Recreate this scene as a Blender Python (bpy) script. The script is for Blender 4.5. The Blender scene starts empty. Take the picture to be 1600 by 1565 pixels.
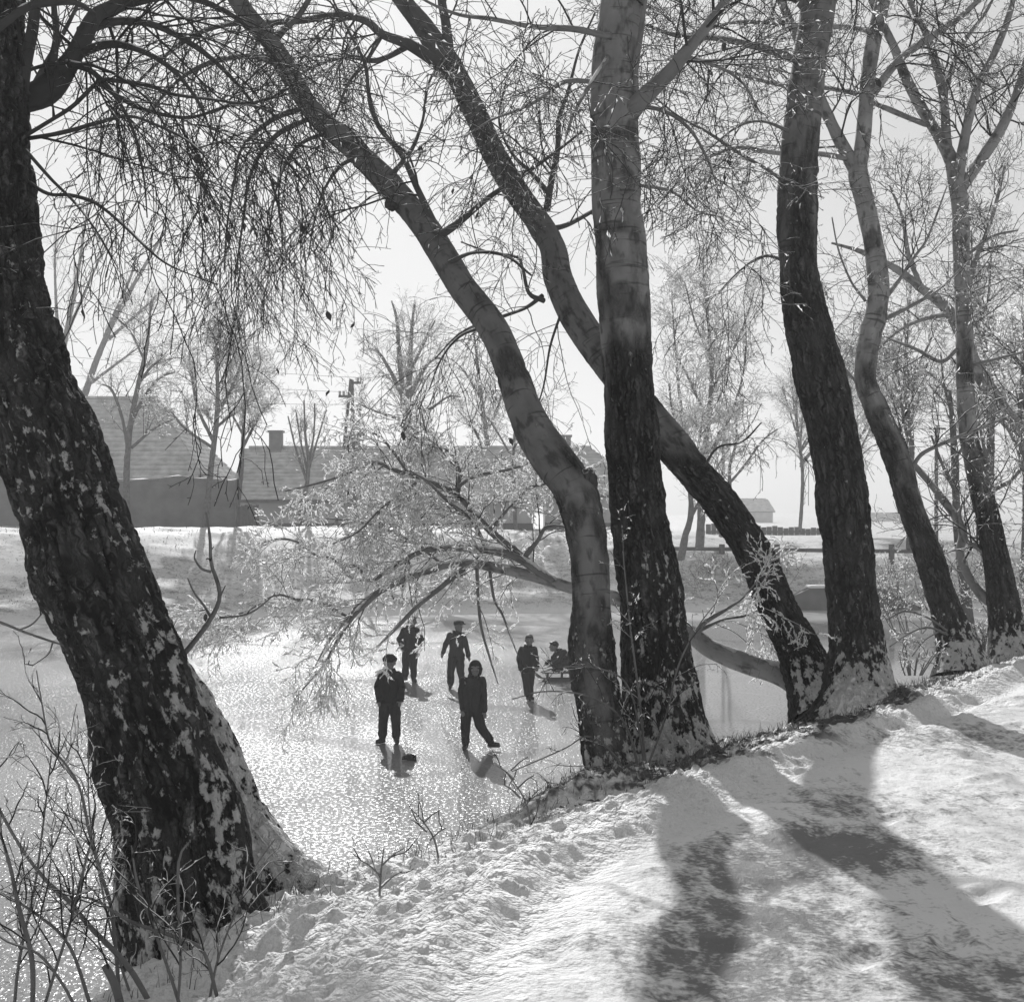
import bpy, bmesh, math, random
import numpy as np
R = math.radians
rng = np.random.default_rng(7)
random.seed(7)
SC = bpy.context.scene
COL = SC.collection

# ------------------------------------------------------------------ camera, sky, sun, exposure
F, YH, CH = 2250.0, 795.0, 3.6          # focal length in photo pixels, horizon row, eye height above the ice
cam_d = bpy.data.cameras.new('camera')
cam_d.sensor_width = 36.0
cam_d.lens = F/1600.0*36.0
cam_d.shift_y = (YH-782.5)/1600.0
cam_d.clip_end = 3000
cam = bpy.data.objects.new('camera', cam_d)
cam.location = (0, 0, CH); cam.rotation_euler = (R(90), 0, 0)
COL.objects.link(cam); SC.camera = cam

SUN_EL, SUN_AZ = 26.0, -8.5             # azimuth measured from the viewing direction, minus = left
world = bpy.data.worlds.new('World'); SC.world = world; world.use_nodes = True
wn = world.node_tree.nodes; wl = world.node_tree.links
sky = wn.new('ShaderNodeTexSky'); sky.sky_type = 'NISHITA'; sky.sun_disc = False
sky.sun_elevation = R(SUN_EL); sky.sun_rotation = R(SUN_AZ)
sky.dust_density = 1.2; sky.air_density = 1.0; sky.ozone_density = 1.0
bw = wn.new('ShaderNodeRGBToBW')        # black-and-white film
bg = wn['Background']; bg.inputs['Strength'].default_value = 0.078
hzp = wn.new('ShaderNodeMath'); hzp.operation = 'POWER'; hzp.inputs[1].default_value = .32   # hazy air evens the sky out
hzm = wn.new('ShaderNodeMath'); hzm.operation = 'MULTIPLY'; hzm.inputs[1].default_value = 3.9
wl.new(sky.outputs[0], bw.inputs[0]); wl.new(bw.outputs[0], hzp.inputs[0]); wl.new(hzp.outputs[0], hzm.inputs[0]); wl.new(hzm.outputs[0], bg.inputs[0])

sun_d = bpy.data.lights.new('sun', 'SUN'); sun_d.energy = 4.5; sun_d.angle = R(0.5); sun_d.color = (1, 1, 1)
sun = bpy.data.objects.new('sun', sun_d); COL.objects.link(sun)
sun.rotation_euler = (R(90-SUN_EL), 0, R(180-SUN_AZ))
sun.location = (-5, 60, 40)
SC.view_settings.view_transform = 'Standard'; SC.view_settings.look = 'None'
SC.view_settings.gamma = 1; SC.view_settings.use_curve_mapping = False
SC.view_settings.exposure = 0.12

# ------------------------------------------------------------------ helpers
def P(px, py, d):
    return np.array([(px-800.0)/F*d, d, CH-(py-YH)/F*d])

def tag(o, label=None, cat=None, group=None, kind=None):
    if label: o['label'] = label
    if cat: o['category'] = cat
    if group: o['group'] = group
    if kind: o['kind'] = kind
    return o

def empty(name, loc, label=None, cat=None, group=None, rz=0):
    o = bpy.data.objects.new(name, None); COL.objects.link(o)
    o.location = tuple(float(v) for v in loc); o.rotation_euler = (0, 0, rz); o.empty_display_size = 0.2
    return tag(o, label, cat, group)

def link(name, me, mat=None, parent=None):
    o = bpy.data.objects.new(name, me); COL.objects.link(o)
    if mat is not None and len(me.materials) == 0: me.materials.append(mat)
    if parent is not None:
        o.parent = parent
        base = parent
        off = np.zeros(3)
        # geometry is built in world space: cancel the parents' transforms
        o.matrix_parent_inverse = world_matrix(parent).inverted()
    return o

def world_matrix(o):
    m = o.matrix_basis.copy()
    if o.parent is not None:
        m = world_matrix(o.parent) @ o.matrix_parent_inverse @ m
    return m

def np_mesh(name, verts, faces, smooth=True, attrs=None):
    """faces: (M,3) or (M,4) int array, or a list of such arrays"""
    if not isinstance(faces, list): faces = [faces]
    faces = [np.asarray(f, dtype=np.int32) for f in faces if len(f)]
    me = bpy.data.meshes.new(name)
    verts = np.asarray(verts, dtype=np.float32)
    me.vertices.add(len(verts)); me.vertices.foreach_set('co', verts.ravel())
    idx = np.concatenate([f.ravel() for f in faces])
    cnt = np.concatenate([np.full(len(f), f.shape[1], dtype=np.int32) for f in faces])
    st = np.concatenate([[0], np.cumsum(cnt)[:-1]]).astype(np.int32)
    me.loops.add(len(idx)); me.loops.foreach_set('vertex_index', idx)
    me.polygons.add(len(cnt)); me.polygons.foreach_set('loop_start', st); me.polygons.foreach_set('loop_total', cnt)
    if smooth: me.polygons.foreach_set('use_smooth', np.ones(len(cnt), dtype=bool))
    for k, a in (attrs or {}).items():
        a = np.asarray(a, dtype=np.float32)
        if a.ndim == 1:
            at = me.attributes.new(k, 'FLOAT', 'POINT'); at.data.foreach_set('value', a)
        else:
            at = me.attributes.new(k, 'FLOAT_VECTOR', 'POINT'); at.data.foreach_set('vector', a.ravel())
    me.update(calc_edges=True)
    return me

def _hash(ix, iy, iz):
    h = (ix*374761393 + iy*668265263 + iz*2147483647 + 1013904223) & 0xFFFFFFFF
    h = ((h ^ (h >> 13))*1274126177) & 0xFFFFFFFF
    h = h ^ (h >> 16)
    return (h & 0xFFFF)/65535.0

def noise(x, y, z):
    """value noise 0..1"""
    x, y, z = np.broadcast_arrays(np.asarray(x, float), np.asarray(y, float), np.asarray(z, float))
    xi, yi, zi = np.floor(x).astype(np.int64), np.floor(y).astype(np.int64), np.floor(z).astype(np.int64)
    fx, fy, fz = x-xi, y-yi, z-zi
    fx, fy, fz = fx*fx*(3-2*fx), fy*fy*(3-2*fy), fz*fz*(3-2*fz)
    out = 0
    for dx in (0, 1):
        for dy in (0, 1):
            for dz in (0, 1):
                w = (fx if dx else 1-fx)*(fy if dy else 1-fy)*(fz if dz else 1-fz)
                out = out + w*_hash(xi+dx, yi+dy, zi+dz)
    return out

def fbm(x, y, z, o=3):
    s, a, t = 0, 1.0, 0
    for i in range(o):
        s = s + a*noise(x*2**i+17.3*i, y*2**i+5.1*i, z*2**i-9.7*i); t += a; a *= .5
    return s/t

def sstep(a, b, x):
    t = np.clip((x-a)/(b-a), 0, 1)
    return t*t*(3-2*t)

def norm(v):
    return v/np.maximum(np.linalg.norm(v, axis=-1, keepdims=True), 1e-9)

def spline(pts, n):
    """Catmull-Rom through pts (k, c) resampled evenly (by xyz length) to n rows"""
    p = np.asarray(pts, float)
    p = np.vstack([2*p[0]-p[1], p, 2*p[-1]-p[-2]])
    out = []
    for i in range(1, len(p)-2):
        t = np.linspace(0, 1, 12, endpoint=False)[:, None]
        a, b, c, d = p[i-1], p[i], p[i+1], p[i+2]
        out.append(.5*((2*b)+(-a+c)*t+(2*a-5*b+4*c-d)*t**2+(-a+3*b-3*c+d)*t**3))
    out.append(p[-2][None]); q = np.vstack(out)
    L = np.concatenate([[0], np.cumsum(np.linalg.norm(np.diff(q[:, :3], axis=0), axis=1))])
    s = np.linspace(0, L[-1], n)
    return np.stack([np.interp(s, L, q[:, k]) for k in range(q.shape[1])], 1), L[-1]

def px_path(pts):
    """(px, py, width_px, d) -> (x, y, z, radius)"""
    return [np.append(P(a, b, d), max(w, .6)*d/F/2) for a, b, w, d in pts]

def frames(q):
    """parallel-transport frames along one polyline"""
    t = norm(np.gradient(q, axis=0))
    u = np.zeros_like(q)
    ref = np.array([0, -1.0, 0]) if abs(t[0][1]) < .9 else np.array([1.0, 0, 0])
    u0 = ref - t[0]*np.dot(ref, t[0]); u[0] = u0/np.linalg.norm(u0)
    for i in range(1, len(q)):
        v = u[i-1]-t[i]*np.dot(u[i-1], t[i]); u[i] = v/np.linalg.norm(v)
    return t, u, np.cross(t, u)

def grid_faces(n, s):
    i = np.arange(n-1)[:, None]; j = np.arange(s)[None]
    a = i*s+j; b = i*s+(j+1) % s
    return np.stack([a, b, b+s, a+s], -1).reshape(-1, 4)

def tubes(pts, r, S):
    """batch of polylines (M,K,3), radii (M,K) -> verts, quads"""
    M, K, _ = pts.shape
    t = np.empty_like(pts)
    t[:, 1:-1] = pts[:, 2:]-pts[:, :-2]; t[:, 0] = pts[:, 1]-pts[:, 0]; t[:, -1] = pts[:, -1]-pts[:, -2]
    t = norm(t)
    main = norm(pts[:, -1]-pts[:, 0])
    ref = np.where(np.abs(main[:, 2:3]) < .75, np.array([[0, 0, 1.0]]), np.array([[1.0, 0.2, 0]]))
    u = norm(np.cross(t, ref[:, None, :])); v = np.cross(t, u)
    ang = np.arange(S)*2*np.pi/S
    ring = u[:, :, None]*np.cos(ang)[:, None]+v[:, :, None]*np.sin(ang)[:, None]
    V = pts[:, :, None]+ring*r[:, :, None, None]
    base = (np.arange(M)*K*S)[:, None, None]
    k = (np.arange(K-1)*S)[None, :, None]; j = np.arange(S)[None, None]
    a = base+k+j; b = base+k+(j+1) % S
    return V.reshape(-1, 3), np.stack([a, b, b+S, a+S], -1).reshape(-1, 4)

class Acc:
    def __init__(s): s.v = []; s.f = []; s.n = 0
    def add(s, v, f):
        s.v.append(v); s.f.append(np.asarray(f)+s.n); s.n += len(v)
    def tube(s, pts, r, S):
        if len(pts): s.add(*tubes(pts, r, S))
    def mesh(s, name, smooth=True):
        return np_mesh(name, np.vstack(s.v), s.f, smooth)

def grow(pp, pr, per, t0, t1, length, ang, K, droop=0., wig=.15, rr=.55, rmin=.0012, up=0., lenvar=.4, out=None, side=None):
    """children of the parent polylines pp (N,K,3): returns (M,K,3), radii"""
    N, KP, _ = pp.shape
    per = np.broadcast_to(np.asarray(per, float), (N,))
    cnt = np.floor(per+rng.random(N)).astype(int)
    idx = np.repeat(np.arange(N), cnt); M = len(idx)
    if M == 0: return np.zeros((0, K, 3)), np.zeros((0, K))
    t = t0+(t1-t0)*rng.random(M); fi = t*(KP-1); i0 = np.minimum(fi.astype(int), KP-2); fr = (fi-i0)[:, None]
    p0 = pp[idx, i0]*(1-fr)+pp[idx, i0+1]*fr
    tan = norm(pp[idx, i0+1]-pp[idx, i0])
    r0 = np.maximum((pr[idx, i0]*(1-fr[:, 0])+pr[idx, i0+1]*fr[:, 0])*rr, rmin)
    rnd = rng.normal(size=(M, 3))
    perp = norm(rnd-tan*np.sum(rnd*tan, -1, keepdims=True))
    a = np.radians(ang[0]+(ang[1]-ang[0])*rng.random(M))[:, None]
    d = norm(tan*np.cos(a)+perp*np.sin(a)+np.array([0, 0, up]))
    ln = length*(1-lenvar+2*lenvar*rng.random(M))*(1.0-.45*t)
    st = (ln/(K-1))[:, None]
    pts = np.empty((M, K, 3)); pts[:, 0] = p0
    for k in range(1, K):
        pts[:, k] = pts[:, k-1]+d*st
        d = norm(d+rng.normal(size=(M, 3))*wig+np.array([0, 0, -droop]))
    rad = np.maximum(r0[:, None]*np.linspace(1, .35, K)[None], rmin)
    return pts, rad

def flakes(pp, pr, per, size, rise=.3):
    """thin frost plates standing along twigs: (verts, tris)"""
    N, KP, _ = pp.shape
    M = int(N*per)
    if M == 0: return np.zeros((0, 3)), np.zeros((0, 3), int)
    idx = rng.integers(0, N, M)
    t = rng.random(M)*(KP-1.001); i0 = t.astype(int); fr = (t-i0)[:, None]
    p = pp[idx, i0]*(1-fr)+pp[idx, i0+1]*fr
    tan = norm(pp[idx, i0+1]-pp[idx, i0])
    rnd = rng.normal(size=(M, 3))+np.array([0, 0, rise])
    perp = norm(rnd-tan*np.sum(rnd*tan, -1, keepdims=True))
    s = (size*(.5+rng.random(M)))[:, None]
    a = p-tan*s*1.5; b = p+tan*s*1.5; c = p+perp*s*.75+tan*s*.6*rng.normal(size=(M, 1))
    V = np.stack([a, b, c], 1).reshape(-1, 3)
    return V, np.arange(M*3).reshape(-1, 3)

# ------------------------------------------------------------------ materials
def new_mat(name):
    m = bpy.data.materials.new(name); m.use_nodes = True
    nt = m.node_tree; b = nt.nodes['Principled BSDF']
    return m, nt, b

def g(v): return (v, v, v, 1)

def N(nt, typ, **kw):
    n = nt.nodes.new(typ)
    for k, v in kw.items():
        if k in n.inputs: n.inputs[k].default_value = v
        else: setattr(n, k, v)
    return n

def ramp(nt, src, stops):
    n = nt.nodes.new('ShaderNodeValToRGB')
    e = n.color_ramp.elements
    while len(e) < len(stops): e.new(.5)
    for i, (p, c) in enumerate(stops):
        e[i].position = p; e[i].color = g(c)
    nt.links.new(src, n.inputs[0]); return n.outputs[0]

def mixc(nt, fac, a, b):
    n = nt.nodes.new('ShaderNodeMix'); n.data_type = 'RGBA'
    for s, v in ((n.inputs[0], fac), (n.inputs[6], a), (n.inputs[7], b)):
        if hasattr(v, 'is_output'): nt.links.new(v, s)
        else: s.default_value = v if s is n.inputs[0] else g(v)
    return n.outputs[2]

def mth(nt, op, a, b=None, clamp=False):
    n = nt.nodes.new('ShaderNodeMath'); n.operation = op; n.use_clamp = clamp
    for s, v in ((n.inputs[0], a), (n.inputs[1], b)):
        if v is None: continue
        if hasattr(v, 'is_output'): nt.links.new(v, s)
        else: s.default_value = v
    return n.outputs[0]

def attr(nt, name):
    n = nt.nodes.new('ShaderNodeAttribute'); n.attribute_name = name
    return n

def bump(nt, h, strength, dist, b):
    n = nt.nodes.new('ShaderNodeBump'); n.inputs['Strength'].default_value = strength; n.inputs['Distance'].default_value = dist
    nt.links.new(h, n.inputs['Height']); nt.links.new(n.outputs[0], b.inputs['Normal']); return n

def tex(nt, typ, vec, scale, detail=3, mapscale=None, **kw):
    if mapscale is not None:
        mp = nt.nodes.new('ShaderNodeMapping'); mp.inputs['Scale'].default_value = mapscale
        nt.links.new(vec, mp.inputs[0]); vec = mp.outputs[0]
    n = nt.nodes.new(typ); n.inputs['Scale'].default_value = scale
    if 'Detail' in n.inputs: n.inputs['Detail'].default_value = detail
    for k, v in kw.items(): setattr(n, k, v)
    nt.links.new(vec, n.inputs['Vector'])
    return n

def simple(name, v, rough=.8, var=.25, scale=3., spec=.3, bumpd=0.):
    m, nt, b = new_mat(name)
    co = N(nt, 'ShaderNodeTexCoord').outputs['Object']
    n = tex(nt, 'ShaderNodeTexNoise', co, scale, 5)
    c = ramp(nt, n.outputs[0], [(.25, v*(1-var)), (.75, v*(1+var))])
    nt.links.new(c, b.inputs['Base Color']); b.inputs['Roughness'].default_value = rough
    b.inputs['Specular IOR Level'].default_value = spec
    if bumpd: bump(nt, n.outputs[0], .6, bumpd, b)
    return m

# bark: lower part furrowed and dark, upper part smooth grey with dark rings, snow blown onto it
def bark_mat():
    m, nt, b = new_mat('bark')
    tv = attr(nt, 'tuv').outputs['Vector']; rough = attr(nt, 'rough').outputs['Fac']; sn = attr(nt, 'snow').outputs['Fac']
    fur = attr(nt, 'fur').outputs['Fac']
    n1 = tex(nt, 'ShaderNodeTexNoise', tv, 30, 5, (1, 1, .25)).outputs[0]
    n2 = tex(nt, 'ShaderNodeTexNoise', tv, 7, 4, (1, 1, .6)).outputs[0]
    ring = tex(nt, 'ShaderNodeTexNoise', tv, 9, 4, (.35, .35, 4.5)).outputs[0]
    # crisp interlocking cracks between the bark plates
    wv = nt.nodes.new('ShaderNodeVectorMath'); wv.operation = 'ADD'
    wn_ = tex(nt, 'ShaderNodeTexNoise', tv, 14, 3); ws = nt.nodes.new('ShaderNodeVectorMath'); ws.operation = 'SCALE'; ws.inputs['Scale'].default_value = .10
    nt.links.new(wn_.outputs['Color'], ws.inputs[0]); nt.links.new(tv, wv.inputs[0]); nt.links.new(ws.outputs[0], wv.inputs[1])
    vo = tex(nt, 'ShaderNodeTexVoronoi', wv.outputs[0], 21, 0, (1, 1, .17), feature='DISTANCE_TO_EDGE').outputs['Distance']
    vo2 = tex(nt, 'ShaderNodeTexVoronoi', wv.outputs[0], 52, 0, (1, 1, .22), feature='DISTANCE_TO_EDGE').outputs['Distance']
    crack = mth(nt, 'MULTIPLY', ramp(nt, mth(nt, 'ADD', vo, mth(nt, 'MULTIPLY', mth(nt, 'SUBTRACT', n1, .5), .35)), [(.03, 0), (.22, 1)]), ramp(nt, vo2, [(.0, .45), (.14, 1)]))
    dark = mixc(nt, crack, .008, mixc(nt, fur, .02, .15))
    dark = mixc(nt, ramp(nt, n1, [(.42, 0), (.75, .8)]), dark, .03)
    dark = mixc(nt, ramp(nt, n2, [(.45, 0), (.75, .55)]), dark, .10)
    smooth = ramp(nt, n2, [(.3, .20), (.7, .36)])
    tn = attr(nt, 'tone').outputs['Fac']
    smooth = mixc(nt, tn, 0.02, smooth)
    smooth = mixc(nt, ramp(nt, ring, [(.60, 0), (.68, .75)]), smooth, .045)
    lich = tex(nt, 'ShaderNodeTexNoise', tv, 16, 6, (1, 1, .5)).outputs[0]
    smooth = mixc(nt, ramp(nt, lich, [(.52, 0), (.66, .7)]), smooth, .03)
    col = mixc(nt, rough, smooth, dark)
    # crumbly snow caught on the bark
    s1 = tex(nt, 'ShaderNodeTexNoise', tv, 21, 8, (1, 1, .65)); s1.inputs['Roughness'].default_value = .62
    snm = mth(nt, 'ADD', mth(nt, 'SUBTRACT', s1.outputs[0], .735), mth(nt, 'MULTIPLY', sn, .42))
    snm = mth(nt, 'ADD', snm, mth(nt, 'MULTIPLY', mth(nt, 'SUBTRACT', crack, .8), .05))
    snk = ramp(nt, mth(nt, 'ADD', snm, .5), [(.49, 0), (.56, 1)])
    col = mixc(nt, snk, col, mixc(nt, n1, .6, .82))
    hb = mth(nt, 'ADD', mth(nt, 'MULTIPLY', mth(nt, 'MULTIPLY', crack, rough), .9), mth(nt, 'MULTIPLY', ramp(nt, mth(nt, 'ADD', snm, .5), [(.47, 0), (.68, 1)]), 1.2))
    n1 = mth(nt, 'ADD', hb, mth(nt, 'MULTIPLY', n1, .5))
    nt.links.new(col, b.inputs['Base Color']); b.inputs['Roughness'].default_value = .85
    b.inputs['Specular IOR Level'].default_value = .25
    bump(nt, n1, .9, .022, b)
    return m

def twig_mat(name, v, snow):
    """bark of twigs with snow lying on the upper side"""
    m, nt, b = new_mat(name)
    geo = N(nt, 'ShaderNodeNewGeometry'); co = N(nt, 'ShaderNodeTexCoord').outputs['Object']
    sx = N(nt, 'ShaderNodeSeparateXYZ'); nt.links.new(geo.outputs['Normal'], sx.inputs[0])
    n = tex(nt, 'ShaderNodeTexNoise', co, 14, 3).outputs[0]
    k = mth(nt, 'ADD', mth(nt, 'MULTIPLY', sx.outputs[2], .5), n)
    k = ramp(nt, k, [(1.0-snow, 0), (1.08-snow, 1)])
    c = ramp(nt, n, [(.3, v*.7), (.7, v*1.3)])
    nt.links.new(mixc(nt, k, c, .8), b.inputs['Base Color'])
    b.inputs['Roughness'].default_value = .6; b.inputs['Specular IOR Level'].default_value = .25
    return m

def frost_mat(name, v=.85):
    m, nt, b = new_mat(name)
    b.inputs['Base Color'].default_value = g(v); b.inputs['Roughness'].default_value = .35
    tr = N(nt, 'ShaderNodeBsdfTranslucent'); tr.inputs[0].default_value = g(v)
    mx = N(nt, 'ShaderNodeMixShader'); mx.inputs[0].default_value = .6
    nt.links.new(b.outputs[0], mx.inputs[1]); nt.links.new(tr.outputs[0], mx.inputs[2])
    nt.links.new(mx.outputs[0], nt.nodes['Material Output'].inputs['Surface'])
    return m

def ground_mat():
    m, nt, b = new_mat('snowy_ground')
    co = N(nt, 'ShaderNodeTexCoord').outputs['Object']
    dirt = attr(nt, 'dirt').outputs['Fac']; grass = attr(nt, 'grass').outputs['Fac']
    nf = tex(nt, 'ShaderNodeTexNoise', co, 45, 6).outputs[0]
    ns = tex(nt, 'ShaderNodeTexNoise', co, 10, 8, (1.3, .6, 1)).outputs[0]
    fk = tex(nt, 'ShaderNodeTexNoise', co, 17, 4, (1.1, .7, 1)).outputs[0]
    nl = tex(nt, 'ShaderNodeTexNoise', co, 1.6, 5).outputs[0]
    snow = ramp(nt, nl, [(.3, .71), (.7, .80)])
    snow = mixc(nt, ramp(nt, fk, [(.62, 0), (.74, .6)]), snow, .30)
    # trampled bare soil
    k = mth(nt, 'ADD', dirt, mth(nt, 'MULTIPLY', mth(nt, 'SUBTRACT', ns, .5), 1.6))
    k = mth(nt, 'ADD', k, mth(nt, 'MULTIPLY', mth(nt, 'SUBTRACT', nf, .5), 1.3))
    k = ramp(nt, k, [(.42, 0), (.9, .9)])
    col = mixc(nt, k, snow, .13)
    # dead grass poking through thin snow
    nv = tex(nt, 'ShaderNodeTexNoise', co, 16, 4).outputs[0]
    nb = tex(nt, 'ShaderNodeTexNoise', co, 2.4, 6, (.6, 1.6, 1.6)).outputs[0]
    k2 = mth(nt, 'ADD', mth(nt, 'ADD', mth(nt, 'MULTIPLY', nv, .5), mth(nt, 'MULTIPLY', nb, .7)), mth(nt, 'MULTIPLY', mth(nt, 'SUBTRACT', grass, .7), .11))
    k2 = mth(nt, 'MULTIPLY', ramp(nt, k2, [(.60, 0), (.72, .9)]), grass)
    col = mixc(nt, k2, col, .10)
    thin = mth(nt, 'MULTIPLY', attr(nt, 'thin').outputs['Fac'], ramp(nt, nv, [(.3, .45), (.6, .8)]))
    col = mixc(nt, thin, col, .38)
    ff = tex(nt, 'ShaderNodeTexNoise', co, 6.5, 5, (.8, 1, 1)).outputs[0]
    col = mixc(nt, mth(nt, 'MULTIPLY', ramp(nt, ff, [(.57, 0), (.66, .85)]), attr(nt, 'thin').outputs['Fac']), col, .09)
    nt.links.new(col, b.inputs['Base Color']); b.inputs['Roughness'].default_value = .7
    b.inputs['Specular IOR Level'].default_value = .25
    v1 = tex(nt, 'ShaderNodeTexVoronoi', co, 26, 0, feature='F1').outputs['Distance']
    v2 = tex(nt, 'ShaderNodeTexVoronoi', co, 70, 0, feature='F1').outputs['Distance']
    nc = tex(nt, 'ShaderNodeTexNoise', co, 24, 6, (1.2, .75, 1)); nc.inputs['Roughness'].default_value = .7
    crumb = attr(nt, 'crumb').outputs['Fac']
    hh = mth(nt, 'ADD', mth(nt, 'MULTIPLY', mth(nt, 'ADD', mth(nt, 'MULTIPLY', v1, -1.0), mth(nt, 'MULTIPLY', v2, -.5)), mth(nt, 'ADD', mth(nt, 'MULTIPLY', crumb, .9), .12)), mth(nt, 'MULTIPLY', nc.outputs[0], .55))
    bump(nt, hh, .7, .03, b)
    return m

def ice_mat():
    m, nt, b = new_mat('pond_ice')
    co = N(nt, 'ShaderNodeTexCoord').outputs['Object']
    nb = tex(nt, 'ShaderNodeTexNoise', co, .35, 6, (1, .5, 1)).outputs[0]
    nm = tex(nt, 'ShaderNodeTexNoise', co, 5, 4).outputs[0]
    col = ramp(nt, nb, [(.3, .27), (.7, .42)])
    cd = nt.nodes.new('ShaderNodeVectorMath'); cd.operation = 'MULTIPLY_ADD'; cn = tex(nt, 'ShaderNodeTexNoise', co, .9, 3); cd.inputs[1].default_value = (.5, .5, 0)
    nt.links.new(cn.outputs['Color'], cd.inputs[0]); nt.links.new(co, cd.inputs[2])
    cr = tex(nt, 'ShaderNodeTexVoronoi', cd.outputs[0], .42, 0, (1, .8, 1), feature='DISTANCE_TO_EDGE').outputs['Distance']
    col = mixc(nt, ramp(nt, cr, [(.0, .55), (.010, 0)]), col, .62)          # healed cracks
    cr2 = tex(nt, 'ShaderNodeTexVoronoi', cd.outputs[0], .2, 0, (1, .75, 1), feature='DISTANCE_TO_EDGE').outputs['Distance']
    shade_bands = mth(nt, 'MULTIPLY', ramp(nt, mth(nt, 'ADD', cr2, mth(nt, 'MULTIPLY', mth(nt, 'SUBTRACT', nm, .5), .03)), [(.012, .8), (.05, 0)]), ramp(nt, nb, [(.40, 0), (.55, 1)]))
    col = mixc(nt, shade_bands, col, .17)                                            # dark curving bands painted in for branch shadows, with less sparkle
    # colour turns pale towards the far shore, broken up by noise
    sx = N(nt, 'ShaderNodeSeparateXYZ'); nt.links.new(co, sx.inputs[0])
    far = mth(nt, 'ADD', mth(nt, 'MULTIPLY', mth(nt, 'SUBTRACT', sx.outputs[1], 45.8), .35), mth(nt, 'MULTIPLY', nb, .9))
    kf = ramp(nt, far, [(.45, 0), (1.0, 1)])
    col = mixc(nt, kf, col, .8)
    nt.links.new(col, b.inputs['Base Color']); b.inputs['Roughness'].default_value = .6
    b.inputs['IOR'].default_value = 1.31; b.inputs['Specular IOR Level'].default_value = .08
    v = tex(nt, 'ShaderNodeTexNoise', co, 26, 3, (1, .8, 1)).outputs[0]
    bn = bump(nt, mth(nt, 'ADD', v, mth(nt, 'MULTIPLY', nm, .6)), .5, .03, b)
    # clear glassy spots between the frosty film
    gl = N(nt, 'ShaderNodeBsdfPrincipled'); gl.inputs['Base Color'].default_value = g(.06); gl.inputs['Roughness'].default_value = .24; gl.inputs['IOR'].default_value = 1.31
    nt.links.new(bn.outputs[0], gl.inputs['Normal'])
    gc = N(nt, 'ShaderNodeBsdfPrincipled'); gc.inputs['Base Color'].default_value = g(.10); gc.inputs['Roughness'].default_value = .07; gc.inputs['IOR'].default_value = 1.31
    sp = tex(nt, 'ShaderNodeTexNoise', co, 21, 2, (1, .7, 1)).outputs[0]
    k = ramp(nt, mth(nt, 'ADD', sp, mth(nt, 'MULTIPLY', mth(nt, 'SUBTRACT', nb, .5), .25)), [(.50, 0), (.62, .6)])
    k = mth(nt, 'MULTIPLY', mth(nt, 'MULTIPLY', k, mth(nt, 'SUBTRACT', 1.0, kf)), mth(nt, 'SUBTRACT', 1.0, mth(nt, 'MULTIPLY', shade_bands, .85)))
    m0 = N(nt, 'ShaderNodeMixShader'); m0.inputs[0].default_value = .62
    nt.links.new(b.outputs[0], m0.inputs[1]); nt.links.new(gc.outputs[0], m0.inputs[2])
    m1 = N(nt, 'ShaderNodeMixShader'); nt.links.new(k, m1.inputs[0])
    nt.links.new(m0.outputs[0], m1.inputs[1]); nt.links.new(gl.outputs[0], m1.inputs[2])
    nt.links.new(m1.outputs[0], nt.nodes['Material Output'].inputs['Surface'])
    return m

M_bark = bark_mat()
M_twig = twig_mat('twig_bark', .026, .08)
M_twig_s = twig_mat('snowy_twig_bark', .038, .22)
M_twig_b = twig_mat('frosted_bough_bark', .07, .36)
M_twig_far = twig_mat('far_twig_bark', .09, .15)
M_frost = frost_mat('hoar_frost', .93)
M_ground = ground_mat()
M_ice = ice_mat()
M_leaf = simple('dead_leaf_brown', .05, .7)
M_grass = simple('dry_grass', .16, .8)
M_snow = simple('packed_snow', .8, .7, .05, 5, .2, .02)
M_plaster = simple('old_plaster', .48, .9, .25, 1.2, .1, .01)
M_clay = simple('clay_wall', .17, .95, .3, 1.5, .1, .02)
M_plinth = simple('damp_plinth', .07, .9, .3, 2)
M_tile = simple('roof_tile', .55, .8, .35, 2.2, .2)
M_brick = simple('chimney_brick', .2, .9)
M_wood = simple('weathered_wood', .09, .85, .35, 6)
M_concrete = simple('stained_concrete', .14, .9, .4, 1.5)
M_porc = simple('porcelain', .5, .3, .1)
M_wire = simple('wire_metal', .1, .5)
M_skin = simple('skin', .18, .6, .05, 10)
M_cloth1 = simple('dark_wool', .016, .95, .25, 30, .1)
M_cloth2 = simple('grey_wool', .032, .95, .25, 30, .1)
M_trous = simple('trouser_cloth', .024, .95, .2, 25, .1)
M_leather = simple('boot_leather', .02, .5, .3, 20)
M_hair = simple('dark_hair', .02, .6)

# ------------------------------------------------------------------ ground
CREST = np.array([(-4.5, -8), (-2.6, 0), (-1.95, 3.2), (-1.4, 5.0), (-1.0, 6.3), (-.42, 7.2), (.02, 8.0), (.5, 8.9), (1.2, 9.9),
                  (2.15, 11.2), (3.0, 12.6), (4.3, 14.6), (5.6, 16.0), (9, 18.5), (16, 22), (30, 27), (70, 40)])
def crest_dist(x, y):
    best = np.full(np.shape(x), 1e9); sgn = np.ones(np.shape(x))
    for a, b in zip(CREST[:-1], CREST[1:]):
        e = b-a; L2 = e@e
        t = np.clip(((x-a[0])*e[0]+(y-a[1])*e[1])/L2, 0, 1)
        dx = x-(a[0]+t*e[0]); dy = y-(a[1]+t*e[1]); d = np.hypot(dx, dy)
        cr = dx*e[1]-dy*e[0]                                   # >0 on the right of the crest: land
        m = d < best
        best = np.where(m, d, best); sgn = np.where(m, np.sign(cr), sgn)
    return best*sgn
FAR = np.array([(-300, 30), (-60, 38), (-16, 45.3), (-9, 48.2), (-1, 50.3), (9.5, 51.6), (14.5, 52.0), (22, 52.5), (60, 50), (300, 50)])
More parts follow.
